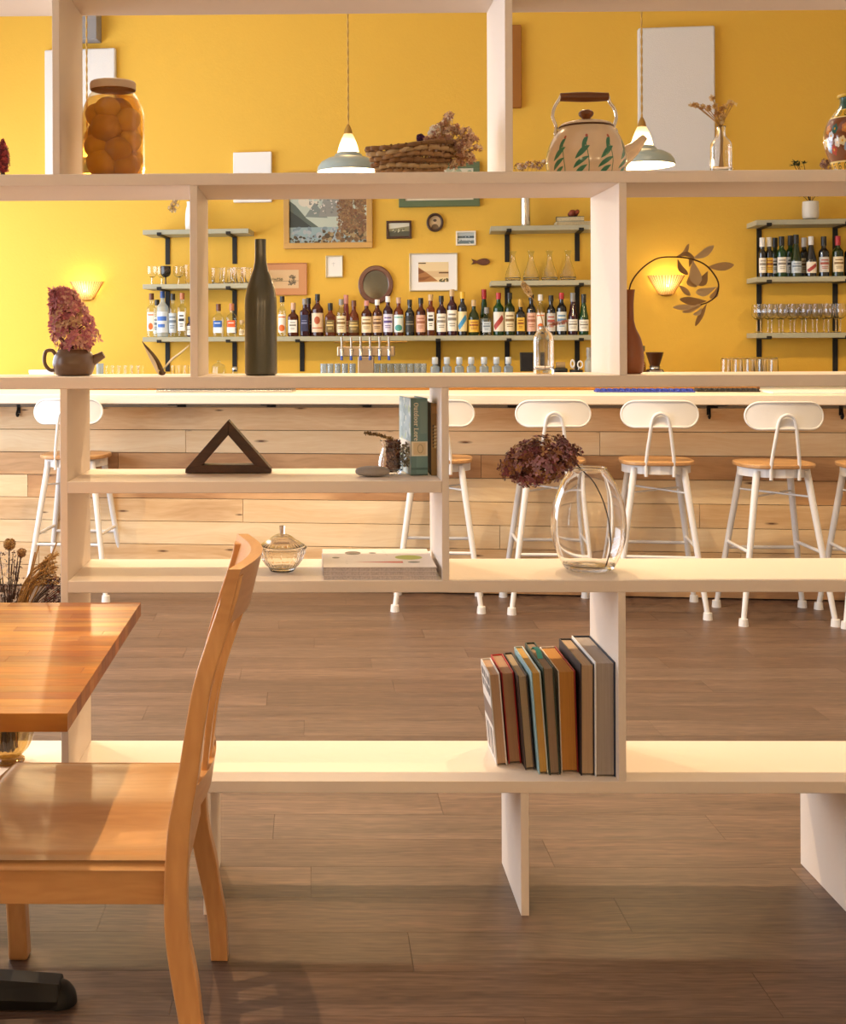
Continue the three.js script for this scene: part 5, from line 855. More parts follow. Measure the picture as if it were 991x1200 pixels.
// ------------------------------------------------------------------ second row
{ // brown pot with hydrangea
  const z = -0.13, o = thing('stoneware_teapot', 'small brown stoneware teapot used as a vase', 'teapot', onShelf(87, 'b', z)), k = mm(z); const cm = phys({ color: '#64482f', roughness: 0.35, clearcoat: 0.3, clearcoatRoughness: 0.3 });
  part(o, 'body', lathe(smoothProfile([[0.0001, 0.0005], [0.038, 0.0005], [0.047, 0.012], [0.0515, 0.03], [0.048, 0.048], [0.04, 0.06], [0.037, 0.064]], 24), 36), cm);
  part(o, 'spout', (() => { const g = rod(V(0.045, 0.036, 0), V(0.073, 0.052, 0), 0.013, 0.009, 14); return g; })(), cm);
  part(o, 'handle', tube([V(-0.044, 0.05, 0), V(-0.054, 0.062, 0), V(-0.068, 0.06, 0), V(-0.073, 0.042, 0), V(-0.07, 0.026, 0), V(-0.058, 0.014, 0), V(-0.046, 0.014, 0)], 0.0046, 28, 8), cm);
  reseed(6); const f = thing('dried_hydrangea', 'tall pink dried hydrangea standing in the brown teapot', 'flower', onShelf(85, 'b', z)); const pts = [];
  for (let i = 0; i < 460; i++) { const t = Math.pow(rnd(), 0.8), a = rnd(6.283), y = 0.062 + 0.145 * t, cx = (t < 0.5 ? 0.0 : -(t - 0.5) * 0.05), r = (0.058 * (1 - 0.55 * t * t) * Math.min(1, 0.55 + t * 2.2)) * rnd(0.78, 1.06), nx = Math.cos(a), nz = Math.sin(a); pts.push({ p: V(cx + nx * r + (t < 0.35 ? 0.008 : 0), y, nz * r * 0.9), n: V(nx + rnd(-.4, .4), 0.35 + rnd(-.3, .4), nz + rnd(-.4, .4)).normalize() }); }
  for (let i = 0; i < 50; i++) { const n = V(rnd(-1, 1), 1, rnd(-1, 1)).normalize(); pts.push({ p: V(-0.028 + rnd(-0.022, 0.022), 0.2 + rnd(-0.01, 0.012), rnd(-0.022, 0.022)), n }); }
  part(f, 'petals', florets(pts, 0.0128, pal('#c4747a', '#d99a8c', '#cf8486', '#b0606a', '#dfae98', '#b96a74', '#d0a67a')), petalM); part(f, 'stem', tube([V(0.0, 0.008, 0), V(0.002, 0.06, 0), V(-0.012, 0.17, 0)], 0.003, 8, 6), twigM);
  part(f, 'twigs', (() => { const l = []; for (let i = 0; i < 30; i++) { const a = rnd(6.28), y = 0.08 + rnd(0.1); l.push(rod(V(-0.005, y - 0.02, 0), V(Math.cos(a) * 0.042, y + 0.01, Math.sin(a) * 0.04), 0.0012, 0.0008, 4)); } return l; })(), twigM);
}
{ // dried pod halves
  const z = -0.12, o = thing('dried_seed_pod', 'split dried seed pod with two long curved halves', 'pod', onShelf(190, 'b', z)), k = mm(z); const at = (px, py, dz = 0) => V((px - 190) * k, Math.max(0.003, (441 - py) * k), dz);
  const half = (pts, w, m) => { const c = new THREE.CatmullRomCurve3(pts).getPoints(14); return part(o, 'pod_half', [quadStrip(c, t => w * Math.sin(Math.PI * Math.min(0.98, 0.06 + t * 0.94)) + 0.0004, V(0.55, 0.35, 0.75).normalize(), 0.5), quadStrip(c.map(p => p.clone().add(V(0.0015, -0.001, -0.0015))), t => w * Math.sin(Math.PI * Math.min(0.98, 0.06 + t * 0.94)), V(0.55, 0.35, 0.75).normalize(), 0.5)], m); };
  half([at(192, 440, 0.01), at(184, 430), at(175, 416), at(166, 401, -0.01)], 0.012, mat('#6b5230', 0.7, { side: THREE.DoubleSide })); half([at(186, 440, 0.01), at(178, 425), at(169, 407)], 0.008, mat('#d8c49a', 0.7, { side: THREE.DoubleSide })); half([at(189, 436), at(200, 422), at(212, 413), at(222, 405)], 0.007, mat('#e4d3ac', 0.7, { side: THREE.DoubleSide }));
  part(o, 'pod_base', new THREE.SphereGeometry(0.008, 12, 8).scale(1.2, 0.7, 1).translate(0, 0.006, 0), mat('#5a4326', 0.8));
}
{ // dark green bottle
  const z = -0.1, o = thing('ceramic_bottle', 'tall dark olive green wine bottle standing alone on the shelf', 'bottle', onShelf(306, 'b', z)); const R = 0.0392, T = (441 - 281.5) * mm(z); const P = [[0.0001, 0.002], [R - 0.004, 0.0005], [R, 0.005], [R, T * 0.5], [R * 0.985, T * 0.56], [R * 0.88, T * 0.635], [R * 0.68, T * 0.71], [R * 0.47, T * 0.775], [R * 0.37, T * 0.83], [R * 0.345, T * 0.88]];
  const om = phys({ color: '#45422a', roughness: 0.3, clearcoat: 0.7, clearcoatRoughness: 0.22 });
  part(o, 'body', lathe(P, 48), om); part(o, 'neck', lathe([[R * 0.345, T * 0.88], [R * 0.345, T * 0.998], [R * 0.33, T], [R * 0.26, T], [R * 0.26, T * 0.93], [0.0001, T * 0.93]], 40), om); part(o, 'foot_ring', lathe([[R * 0.8, 0.0003], [R * 0.86, 0.0003], [R * 0.86, 0.003]], 40), om);
}
{ // clear bottle with bunny tail
  const z = -0.12, o = thing('glass_bottle_vase', 'clear glass bottle vase with one pale bunny tail grass', 'vase', onShelf(637, 'b', z)), k = mm(z);
  part(o, 'glass', lathe(shell(smoothProfile([[0.0001, 0.0005], [0.021, 0.0005], [0.0245, 0.007], [0.0245, 0.05], [0.0245, 0.082], [0.02, 0.098], [0.0115, 0.107], [0.0105, 0.113], [0.0115, 0.1155]], 34), 0.002, 0.006), 36), M.solidGlass);
  part(o, 'collar', new THREE.TorusGeometry(0.0118, 0.0022, 8, 28).rotateX(Math.PI / 2).translate(0, 0.115, 0), G.clear);
  const at = (px, py, dz = 0) => V((px - 637) * k, (441 - py) * k, dz);
  const f = thing('bunny_tail_flower', 'pale dried bunny tail grass leaning out of the clear bottle', 'flower', onShelf(637, 'b', z)); reseed(14); const st = [V(0.004, 0.01, 0), V(0.002, 0.1, 0), at(634, 372), at(626, 355), at(622, 349)]; part(f, 'stem', tube(st, 0.0012, 14, 5), strawM);
  const pts = []; for (let i = 0; i < 130; i++) { const t = rnd(), c = at(622, 349).lerp(at(613, 334), t), n = V(rnd(-1, 1), rnd(-1, 1), rnd(-1, 1)).normalize(); pts.push({ p: c.addScaledVector(n, 0.0075 * Math.sin(Math.PI * (0.15 + 0.8 * t))), n }); } part(f, 'tuft', florets(pts, 0.005, pal('#e6cf9c', '#d8b878', '#f0dfb6'), 4), petalM);
  const pink = []; for (let i = 0; i < 90; i++) { const t = rnd(), c = at(645, 383, 0.004).lerp(at(663, 380, 0.01), t), n = V(rnd(-1, 1), rnd(-1, 1), rnd(-1, 1)).normalize(); pink.push({ p: c.addScaledVector(n, 0.004), n }); } part(f, 'seed_spike', florets(pink, 0.0035, pal('#a8665a', '#8e4c40', '#c08a78'), 4), petalM, 'short dusky pink seed spike'); part(f, 'side_stem', tube([V(0.002, 0.1, 0), at(640, 386), at(645, 383, 0.004), at(663, 380, 0.01)], 0.001, 10, 4), strawM);
}
{ // brown vase and branch
  const z = -0.13, o = thing('brown_vase', 'slender brown wooden bottle vase beside the upright panel', 'vase', onShelf(738.5, 'b', z)), k = mm(z); const T = (440 - 342) * k; const vm = phys({ color: '#8a4a1c', roughness: 0.4, clearcoat: 0.2 });
  part(o, 'body', lathe(smoothProfile([[0.0001, 0.0005], [0.026, 0.0005], [0.032, 0.02], [0.0325, 0.05], [0.026, 0.085], [0.0145, 0.11], [0.0095, 0.13]], 30), 36), vm); part(o, 'neck', lathe(smoothProfile([[0.0095, 0.13], [0.0088, T * 0.82], [0.0105, T * 0.95], [0.012, T]], 14), 28), vm);
  const f = thing('leaf_branch', 'dry arching branch of brown leaves in the slender vase', 'branch', onShelf(738.5, 'b', z)); const c = (x, y, dz = 0) => V((730 + x / 7.079 - 738.5) * k, (440 - (290 + y / 7.079)) * k, dz);
  part(f, 'branch', tube([V(0, 0.05, 0), c(55, 372), c(85, 285), c(170, 185), c(290, 110), c(430, 100), c(560, 115), c(680, 165), c(760, 255), c(790, 330), c(770, 420), c(700, 475), c(640, 495)], 0.0019, 70, 6), mat('#4a2a12', 0.8));
  const lm = [mat('#b59468', 0.75, { side: THREE.DoubleSide }), mat('#98764c', 0.75, { side: THREE.DoubleSide }), mat('#c4aa84', 0.75, { side: THREE.DoubleSide })];
  const LV = [[450, 95, 520, 60, 555, -10, 18], [440, 100, 520, 75, 580, 105, 22], [580, 115, 660, 80, 745, 10, 32], [700, 185, 800, 180, 920, 165, 38], [455, 120, 470, 190, 525, 250, 24], [580, 130, 590, 240, 610, 340, 52], [560, 240, 560, 300, 600, 350, 40], [700, 220, 660, 290, 620, 340, 36], [770, 350, 680, 390, 600, 395, 36], [460, 330, 510, 370, 560, 420, 22], [690, 465, 600, 470, 470, 450, 34], [650, 490, 540, 515, 425, 515, 24], [650, 500, 580, 535, 500, 555, 18], [690, 490, 660, 570, 610, 670, 24], [650, 520, 620, 560, 570, 580, 18], [780, 350, 770, 410, 730, 440, 26], [550, 180, 565, 130, 590, 110, 20]];
  reseed(31); LV.forEach(([x0, y0, x1, y1, x2, y2, w], i) => { const dz = rnd(-0.014, 0.014), pts = new THREE.CatmullRomCurve3([c(x0, y0), c(x1, y1, dz * 0.6), c(x2, y2, dz)]).getPoints(9), t = pts[9].clone().sub(pts[0]).normalize(), side = t.clone().cross(V(rnd(-.35, .35), rnd(-.35, .35), 1)).normalize(); part(f, 'leaf', quadStrip(pts, q => (w / 7.079 * k) * 1.1 * Math.pow(Math.sin(Math.PI * Math.min(0.985, 0.02 + q * 0.97)), 0.75) * (0.35 + 0.9 * q) + 0.0004, side, 0.25), lm[i % 3]); });
}
// ------------------------------------------------------------------ third row: triangle, stone, little vase, two books
{ const z = -0.2, o = thing('wooden_triangle', 'dark walnut triangular frame standing on the shelf', 'ornament', onShelf(268, 'c', z)), k = mm(z), Hh = 62 * k, W = 50 * k; const m = mat('#ffffff', 0.45, { map: rep(woodTex({ light: [92, 54, 32], dark: [52, 28, 16], streak: [30, 16, 8], s: 88, fine: 40, coarse: 6, amount: 1, w: 256, h: 256 }), 4, 4) });
  const bar = (pts) => uvm(extrude(poly(pts), 0.05, 0.0015), 'x'); const iw = 30 * k, iy = 10 * k, ih = 44.5 * k;
  part(o, 'bottom_bar', bar([[-W, 0.0015], [W, 0.0015], [W, 5 * k], [iw + 2 * k, iy], [-iw - 2 * k, iy], [-W, 5 * k]]).translate(0, 0, -0.025), m); part(o, 'side_bar', bar([[-W, 5 * k], [-iw, iy], [0, ih], [0, Hh]]).translate(0, 0, -0.025), m); part(o, 'side_bar', bar([[W, 5 * k], [0, Hh], [0, ih], [iw, iy]]).translate(0, 0, -0.025), m); }
{ const z = -0.1, o = thing('flat_stone', 'smooth flat grey stone lying on the shelf', 'stone', onShelf(436, 'c', z)); reseed(4); const g = new THREE.SphereGeometry(1, 28, 18), p = g.attributes.position; for (let i = 0; i < p.count; i++) { const a = Math.atan2(p.getZ(i), p.getX(i)), f = 1 + 0.05 * Math.sin(2 * a + 1) + 0.03 * Math.sin(5 * a); p.setXYZ(i, p.getX(i) * 0.04 * f, Math.sign(p.getY(i)) * Math.pow(Math.abs(p.getY(i)), 0.7) * 0.0125, p.getZ(i) * 0.03 * f); } g.computeVertexNormals(); part(o, 'stone', g.translate(0, 0.0125, 0), mat('#a89f96', 0.75, { bumpMap: rep(speck, 2, 2), bumpScale: 0.002 })); }
{ const z = -0.155, o = thing('posy_jar', 'small clear glass jar holding dried brown seed heads', 'jar', onShelf(457, 'c', z)), k = mm(z); part(o, 'glass', lathe(shell(smoothProfile([[0.0001, 0.0065], [0.026, 0.0065], [0.031, 0.014], [0.028, 0.04], [0.021, 0.062], [0.024, 0.08], [0.026, 0.084]], 24), 0.002, 0.01), 28), M.solidGlass);
  part(o, 'jar_base', lathe([[0.0001, 0.0005], [0.026, 0.0005], [0.028, 0.006], [0.0001, 0.006]], 24), M.solidGlass);
  const f = thing('dried_seed_posy', 'posy of dried brown seed heads with a feathery grass plume', 'flowers', onShelf(457, 'c', z)); reseed(21); const pts = []; for (let i = 0; i < 260; i++) { const n = V(rnd(-1, 1), rnd(-1, 1), rnd(-1, 1)).normalize(), y = 0.012 + rnd(0.07); pts.push({ p: V(0.008 + n.x * 0.016, y, n.z * 0.015), n }); } part(f, 'seed_heads', florets(pts, 0.008, pal('#7a4430', '#9a5e42', '#5e3020', '#b07c58'), 4), petalM);
  const at = (px, py, dz = 0) => V((px - 457) * k, (556 - py) * k, dz), plume = []; for (let i = 0; i < 130; i++) { const t = rnd(), c = at(462, 516).lerp(at(428, 508.5), t).add(V(0, 0.004 * Math.sin(3 * t), 0)), n = V(-0.8 + rnd(-.4, .4), rnd(-.8, .8), rnd(-1, 1)).normalize(); plume.push({ p: c.addScaledVector(n, 0.003), n }); } part(f, 'plume', florets(plume, 0.005, pal('#9a7a42', '#7d5e2e', '#b3935a'), 3), petalM); part(f, 'plume_stem', tube([V(0.004, 0.02, 0), V(0.006, 0.075, 0), at(462, 516), at(440, 510), at(428, 508.5)], 0.0012, 12, 5), strawM);
  const gr = []; for (let i = 0; i < 60; i++) { const n = V(rnd(-1, 1), rnd(-1, 1), rnd(-1, 1)).normalize(); gr.push({ p: V(0.036 + n.x * 0.008, 0.05 + n.y * 0.028, 0.02 + n.z * 0.008), n }); } part(f, 'grey_leaves', florets(gr, 0.009, pal('#a8a08a', '#8d8874', '#c0b8a0'), 3), petalM); part(f, 'twig', [rod(V(0.01, 0.07, 0), V(0.042, 0.02, 0.03), 0.001), rod(V(0.01, 0.08, 0), V(0.036, 0.05, 0.02), 0.001)], twigM); }
function book({ w, h, d, pages, cover, spineTex, front, name, label, pos, ry = 0, rz = 0, spineOut = true, group, back }) {
  // local: origin at the middle of the bottom; spine towards +z when spineOut, otherwise the fore edge
  const o = thing(name || 'book', label, 'book', pos, 0, group); o.rotation.set(0, ry, rz); const t = 0.0028, s = spineOut ? 1 : -1;
  const pg = part(o, 'pages', bx(w - 2 * t, h - 0.008, d - t - 0.004, 0, h / 2, -s * (t / 2 - 0.002) + (spineOut ? -0.002 : 0), 0.0008), pages);
  part(o, 'cover_board', bx(t, h, d, -w / 2 + t / 2, h / 2, 0, 0.0007), front || cover); part(o, 'cover_board', bx(t, h, d, w / 2 - t / 2, h / 2, 0, 0.0007), back || cover);
  part(o, 'spine', bx(w - 2 * t, h, t, 0, h / 2, s * (d / 2 - t / 2), 0.0007), cover);
  if (spineTex) part(o, 'spine_print', new THREE.PlaneGeometry(w - 0.001, h - 0.001).translate(0, h / 2, d / 2 + 0.0006), mat('#ffffff', 0.5, { map: spineTex }));
  return o;
}
const pageTex = dataTex(128, 128, (u, v, x, y) => { const n = 232 + (noise(x * 1.0, v * 3, 128, 3, 4) - 0.5) * 44; return [n, n * 0.985, n * 0.96]; });
const pageTexR = pageTex; // fine vertical page lines
function pageM(c) { return mat(c, 0.85, { map: pageTex }); }
{ const k = mm(-0.11);
  const spine = canvasTex(160, 720, (g, w, h) => { g.fillStyle = '#6f918d'; g.fillRect(0, 0, w, h); g.fillStyle = '#62827f'; g.fillRect(0, 0, w * .3, h); g.fillStyle = '#7f9a94'; g.fillRect(w * .55, h * .04, w * .4, h * .42); g.save(); g.translate(w * .22, h * .04); g.rotate(Math.PI / 2); g.fillStyle = '#efe6cf'; g.font = 'bold 62px serif'; g.textBaseline = 'middle'; g.fillText('Outdoor Lore', 10, -14, h * .5); g.restore(); g.fillStyle = '#e6dcc4'; g.fillRect(0, h * .56, w, h * .19); g.fillStyle = '#d8c49a'; g.fillRect(w * .12, h * .575, w * .76, h * .16); g.strokeStyle = '#8a7a5c'; g.lineWidth = 4; g.beginPath(); g.ellipse(w * .55, h * .655, w * .16, h * .055, 0, 0, 7); g.stroke(); g.fillStyle = '#4d6c6a'; g.fillRect(0, h * .9, w, h * .03); g.fillStyle = '#3a4c4a'; g.fillRect(0, h * .985, w, h * .015); });
  const coverT = canvasTex(256, 340, (g, w, h) => { g.fillStyle = '#9db4b6'; g.fillRect(0, 0, w, h); reseed(9); dabs(g, 120, 0, w, 0, h, ['#b6c6c4', '#8aa4a8', '#7d979a', '#c5cfc2', '#a6b98e'], 6, 26); g.fillStyle = '#e6dfcc'; g.fillRect(0, h * .56, w, h * .2); g.fillStyle = '#4a6264'; g.fillRect(w * .2, h * .82, w * .4, h * .06); });
  const cm = mat('#6f918d', 0.5); const o = book({ w: 0.041, h: 0.188, d: 0.15, pages: pageM('#e8dcc0'), cover: cm, spineTex: spine, label: 'worn blue green hardback with a title down its spine', pos: V(Pz(494.5, 520, -0.115).x - 0.0155, SY.c + 0.0004, -0.19), ry: 0.12 });
  part(o, 'cover_print', new THREE.PlaneGeometry(0.148, 0.186).rotateY(-Math.PI / 2).translate(-0.0211, 0.094, 0), mat('#ffffff', 0.45, { map: coverT }));
  const sp2 = canvasTex(64, 720, (g, w, h) => { g.fillStyle = '#8a6a34'; g.fillRect(0, 0, w, h); g.fillStyle = '#a07a42'; g.fillRect(8, h * .04, 46, h * .1); g.fillStyle = '#3a2812'; for (let i = 0; i < 7; i++) g.fillRect(14, h * (.30 + i * .047), 20, h * .03); g.fillStyle = '#e2cf9a'; for (let i = 0; i < 7; i++) { g.fillRect(26, h * (.31 + i * .047), 26, h * .012); g.fillRect(26, h * (.31 + i * .047) + 14, 22, h * .009); } });
  book({ w: 0.0175, h: 0.176, d: 0.13, pages: pageM('#cbb88e'), cover: mat('#4a361a', 0.6), spineTex: sp2, label: 'slim brown book with a tan spine beside the upright panel', pos: V(Pz(509.2, 520, -0.11).x, SY.c + 0.0004, -0.178), ry: 0.0 });
}
// ------------------------------------------------------------------ fourth row: candy dish, booklets, glass vase
{ const z = -0.13, o = thing('candy_dish', 'cut glass candy dish with a pointed lid', 'dish', onShelf(330, 'd', z)), R = 0.0585; const cutG = phys({ color: '#fbf6ec', roughness: 0.02, transmission: 1, thickness: 0.01, ior: 1.5 });
  const facet = (g, n, amp, n2) => { const p = g.attributes.position; for (let i = 0; i < p.count; i++) { const a = Math.atan2(p.getZ(i), p.getX(i)), f = 1 + amp * Math.cos(n * a + (p.getY(i) * (n2 || 0))) * Math.cos(n * a - (p.getY(i) * (n2 || 0))); p.setX(i, p.getX(i) * f); p.setZ(i, p.getZ(i) * f); } g.computeVertexNormals(); return g; };
  part(o, 'bowl', facet(lathe(shell(smoothProfile([[0.0001, 0.0035], [0.028, 0.0035], [0.034, 0.009], [0.046, 0.022], [0.054, 0.038], [R, 0.056]], 30), 0.004, 0.008), 96), 16, 0.03, 210), cutG); part(o, 'rim', new THREE.TorusGeometry(R - 0.001, 0.003, 8, 48).rotateX(Math.PI / 2).translate(0, 0.057, 0), cutG);
  const lid = part(o, 'lid', facet(lathe([...smoothProfile([[R - 0.002, 0.0605], [0.05, 0.066], [0.034, 0.076], [0.02, 0.086], [0.009, 0.0905], [0.0001, 0.091]], 20), ...smoothProfile([[0.0001, 0.087], [0.018, 0.082], [0.032, 0.072], [0.048, 0.062], [R - 0.006, 0.0602]], 20)], 96), 16, 0.03, 260), cutG); part(lid, 'knob', new THREE.CylinderGeometry(0.0075, 0.006, 0.02, 6).translate(0, 0.1, 0), cutG); part(o, 'foot', lathe([[0.0001, 0.0004], [0.03, 0.0004], [0.031, 0.003], [0.0001, 0.003]], 32), cutG); }
{ const k = mm(-0.02), w = 132.5 * mm(-0.012), d = 0.262, t = 0.0098, xc = Pz(445, 670, -0.012).x; const tex = canvasTex(512, 512, (g, W, Hh) => { g.fillStyle = '#e6dcd8'; g.fillRect(0, 0, W, Hh); const el = (x, y, rx, ry, c) => { g.fillStyle = c; g.beginPath(); g.ellipse(x * W, y * Hh, rx * W, ry * Hh, 0, 0, 7); g.fill(); }; el(.285, .24, .075, .1, '#3c1a28'); el(.12, .5, .035, .04, '#4a3a34'); el(.47, .24, .035, .04, '#4a4448'); el(.79, .49, .125, .12, '#96a81c'); el(.82, .74, .055, .04, '#2e3a40'); g.fillStyle = '#c22a34'; g.beginPath(); g.moveTo(W * .28, Hh * .74); g.lineTo(W * .72, Hh * .69); g.lineTo(W * .72, Hh * .79); g.closePath(); g.fill(); g.strokeStyle = '#6a5a5a'; g.lineWidth = 3; for (let i = 0; i < 4; i++) { g.beginPath(); g.moveTo(W * (.56 + i * .01), Hh * (.14 + .08 * i)); g.lineTo(W * (.59 + i * .006), Hh * (.14 + .08 * i)); g.stroke(); } for (let i = 0; i < 3; i++) { g.beginPath(); g.moveTo(W * .205, Hh * (.66 + .08 * i)); g.lineTo(W * .225, Hh * (.66 + .08 * i)); g.stroke(); } });
  const names = ['thick white booklet at the bottom of the stack', 'thick white booklet in the middle of the stack', 'white booklet with coloured ellipses on its cover, topmost of its stack']; const pm = pageM('#dcd2d2'), cv = mat('#e2d8d6', 0.5);
  for (let i = 0; i < 3; i++) { const o = thing('booklet', names[i], 'booklet', V(xc + [0.0015, -0.001, 0][i], SY.d + 0.0005 + i * (t + 0.0001), -0.008 - d / 2)); part(o, 'pages', bx(w - 0.002, t - 0.0012, d - 0.001, 0, t / 2, 0), pm); part(o, 'cover', [bx(w, 0.0006, d, 0, 0.0003, 0), bx(w, 0.0006, d, 0, t - 0.0003, 0), bx(0.0006, t, d, -w / 2, t / 2, 0)], cv); if (i === 2) part(o, 'cover_print', new THREE.PlaneGeometry(w, d).rotateX(-Math.PI / 2).translate(0, t + 0.0003, 0), mat('#ffffff', 0.45, { map: tex })); } }
{ const z = -0.135, o = thing('glass_vase', 'large clear egg shaped glass vase', 'vase', onShelf(689, 'd', z)), k = mm(z);
  part(o, 'glass', lathe(shell(smoothProfile([[0.0001, 0.0005], [0.045, 0.0005], [0.06, 0.008], [0.076, 0.038], [0.0885, 0.08], [0.0905, 0.12], [0.084, 0.165], [0.068, 0.208], [0.05, 0.238], [0.043, 0.246]], 48), 0.0028, 0.012), 72), M.solidGlass);
  part(o, 'rim', new THREE.TorusGeometry(0.043, 0.0022, 8, 48).rotateX(Math.PI / 2).translate(0, 0.249, 0), M.solidGlass);
  const f = thing('dried_hydrangea', 'dark purple dried hydrangea head leaning out of the glass vase', 'flower', onShelf(689, 'd', z)); const c = (x, y, dz = 0) => V((570 + x / 5.216 - 689) * k, Math.max(0.012, (667 - (490 + y / 5.216)) * k), dz);
  part(f, 'stem', tube([c(705, 890, 0.03), c(740, 790, 0.02), c(745, 680, 0.01), c(735, 590, 0), c(700, 480, 0), c(640, 375, 0.005), c(585, 325, 0.015), c(520, 265, 0.03), c(420, 240, 0.035), c(330, 250, 0.035)], 0.0016, 40, 6), mat('#3a2416', 0.8));
  reseed(66); const ctr = c(310, 250, 0.035), pts = []; const n = 620; for (let i = 0; i < n; i++) { const q = V(rnd(-1, 1), rnd(-1, 1), rnd(-1, 1)); if (q.lengthSq() > 1) { i--; continue; } q.normalize(); const rr = rnd(0.72, 1.05), lx = q.x * 0.096 * rr, ly = q.y * 0.058 * rr, r = 0.22; pts.push({ p: ctr.clone().add(V(lx * Math.cos(r) + ly * Math.sin(r) * 0.7, ly - lx * -0.14 - (q.y < 0 ? 0 : 0), q.z * 0.062 * rr)), n: V(q.x + rnd(-.35, .35), q.y + 0.25 + rnd(-.35, .35), q.z + rnd(-.35, .35)).normalize() }); }
  part(f, 'petals', florets(pts, 0.0125, pal('#a05a68', '#c08a98', '#d0a4b0', '#c89868', '#84444e', '#9c6872', '#5a2830', '#8a5238', '#b08a90', '#7a4630', '#b07c54')), petalM);
  const tw = []; for (let i = 0; i < 40; i++) { const p = pts[Math.floor(rnd(pts.length))].p; tw.push(rod(c(430, 260, 0.035), p, 0.0011, 0.0007, 4)); } part(f, 'twigs', tw, twigM); }
// ------------------------------------------------------------------ row of books on the bottom shelf
{ const bk = [
    ['#b5957a', '#d8d2cc', 581.7, 594.5, 898, 790, 0.147, 0.08, 'thin paperback with black and white photographs on its cover'], ['#a8866a', '#a81e22', 596, 611, 896, 788.5, 0.2, 0.08, 'red hardback leaning beside the black and white paperback'], ['#a89478', '#3a2f2a', 615.5, 627, 903, 792, 0.23, 0.08, 'dark grey hardback leaning beside the red hardback'], ['#c29a52', '#b9c4bc', 631.5, 643, 908, 788, 0.25, 0.075, 'yellowed book in a pale blue grey cover'],
    ['#8f7a66', '#2c3a2c', 643.8, 657, 909, 783, 0.25, 0.06, 'dark green hardback with a turquoise ribbon bookmark'], ['#b8823c', '#d9cfc4', 657.5, 678, 906, 787, 0.255, 0.03, 'thick book with golden brown page edges and pale cover'], ['#b3997e', '#2a2426', 680.5, 697, 909.5, 779, 0.27, 0.0, 'tall dark hardback with cream page edges'], ['#a39a96', '#1c2a40', 697.6, 721.5, 911, 776.6, 0.27, 0.0, 'tallest book, navy cover, standing against the upright panel']];
  const bw = canvasTex(256, 384, (g, w, h) => { g.fillStyle = '#dcd8d2'; g.fillRect(0, 0, w, h); reseed(17); for (let j = 0; j < 2; j++) for (let i = 0; i < 4; i++) { g.fillStyle = ['#2c2a28', '#5a5652', '#8a847e', '#3c3836'][(i + j) % 4]; g.fillRect(16 + i * 60, 20 + j * 46, 48, 34); } g.fillStyle = '#7a6a60'; g.fillRect(0, h * .38, w, h * .2); for (let i = 0; i < 5; i++) { g.fillStyle = i % 2 ? '#3a3634' : '#a49a92'; g.fillRect(14 + i * 48, h * .64, 36, h * .3); } });
  bk.forEach(([pc, cc, xl, xr, yb, yt, d, lean, label], i) => {
    const p = Py(xl, yb, SY.e), pr = Py(xr, yb, SY.e), w = pr.x - p.x, zf = p.z, h = (yb - yt) * mm(zf);
    const cov = mat(cc, 0.5), white = mat('#e6e2dc', 0.5), opts = {};
    if (i === 0) opts.front = mat('#d8d2cc', 0.5); if (i === 5) { opts.back = mat('#9a2a24', 0.5); } if (i === 7) opts.front = white; if (i === 3) opts.front = mat('#8fb0b4', 0.5);
    const o = book(Object.assign({ w: w - 0.0006, h, d: Math.min(d, zf + 0.295), pages: pageM(new THREE.Color(pc).multiplyScalar(1.2)), cover: cov, label, pos: V(0, 0, 0), spineOut: false, group: undefined }, opts));
    // pivot on the lower left edge of a leaning book
    o.rotation.z = lean; const hx = w / 2, dp = Math.min(d, zf + 0.295); o.position.set(p.x + hx * Math.cos(lean), SY.e + 0.0005 + hx * Math.sin(lean), zf - dp / 2 - 0.001);
    if (i === 0) part(o, 'cover_print', new THREE.PlaneGeometry(dp - 0.002, h - 0.002).rotateY(-Math.PI / 2).translate(-w / 2 - 0.0002, h / 2, 0), mat('#ffffff', 0.5, { map: bw }));
    if (i === 4) part(o, 'ribbon', [quadStrip([V(0, h - 0.01, 0.03), V(-0.003, h + 0.012, 0.02), V(-0.008, h + 0.02, 0.005), V(-0.011, h + 0.01, -0.01)], () => 0.0065, V(1, 0, 0.3).normalize(), 0)], mat('#4fb0a6', 0.6, { side: THREE.DoubleSide }), 'turquoise ribbon');
  });
}
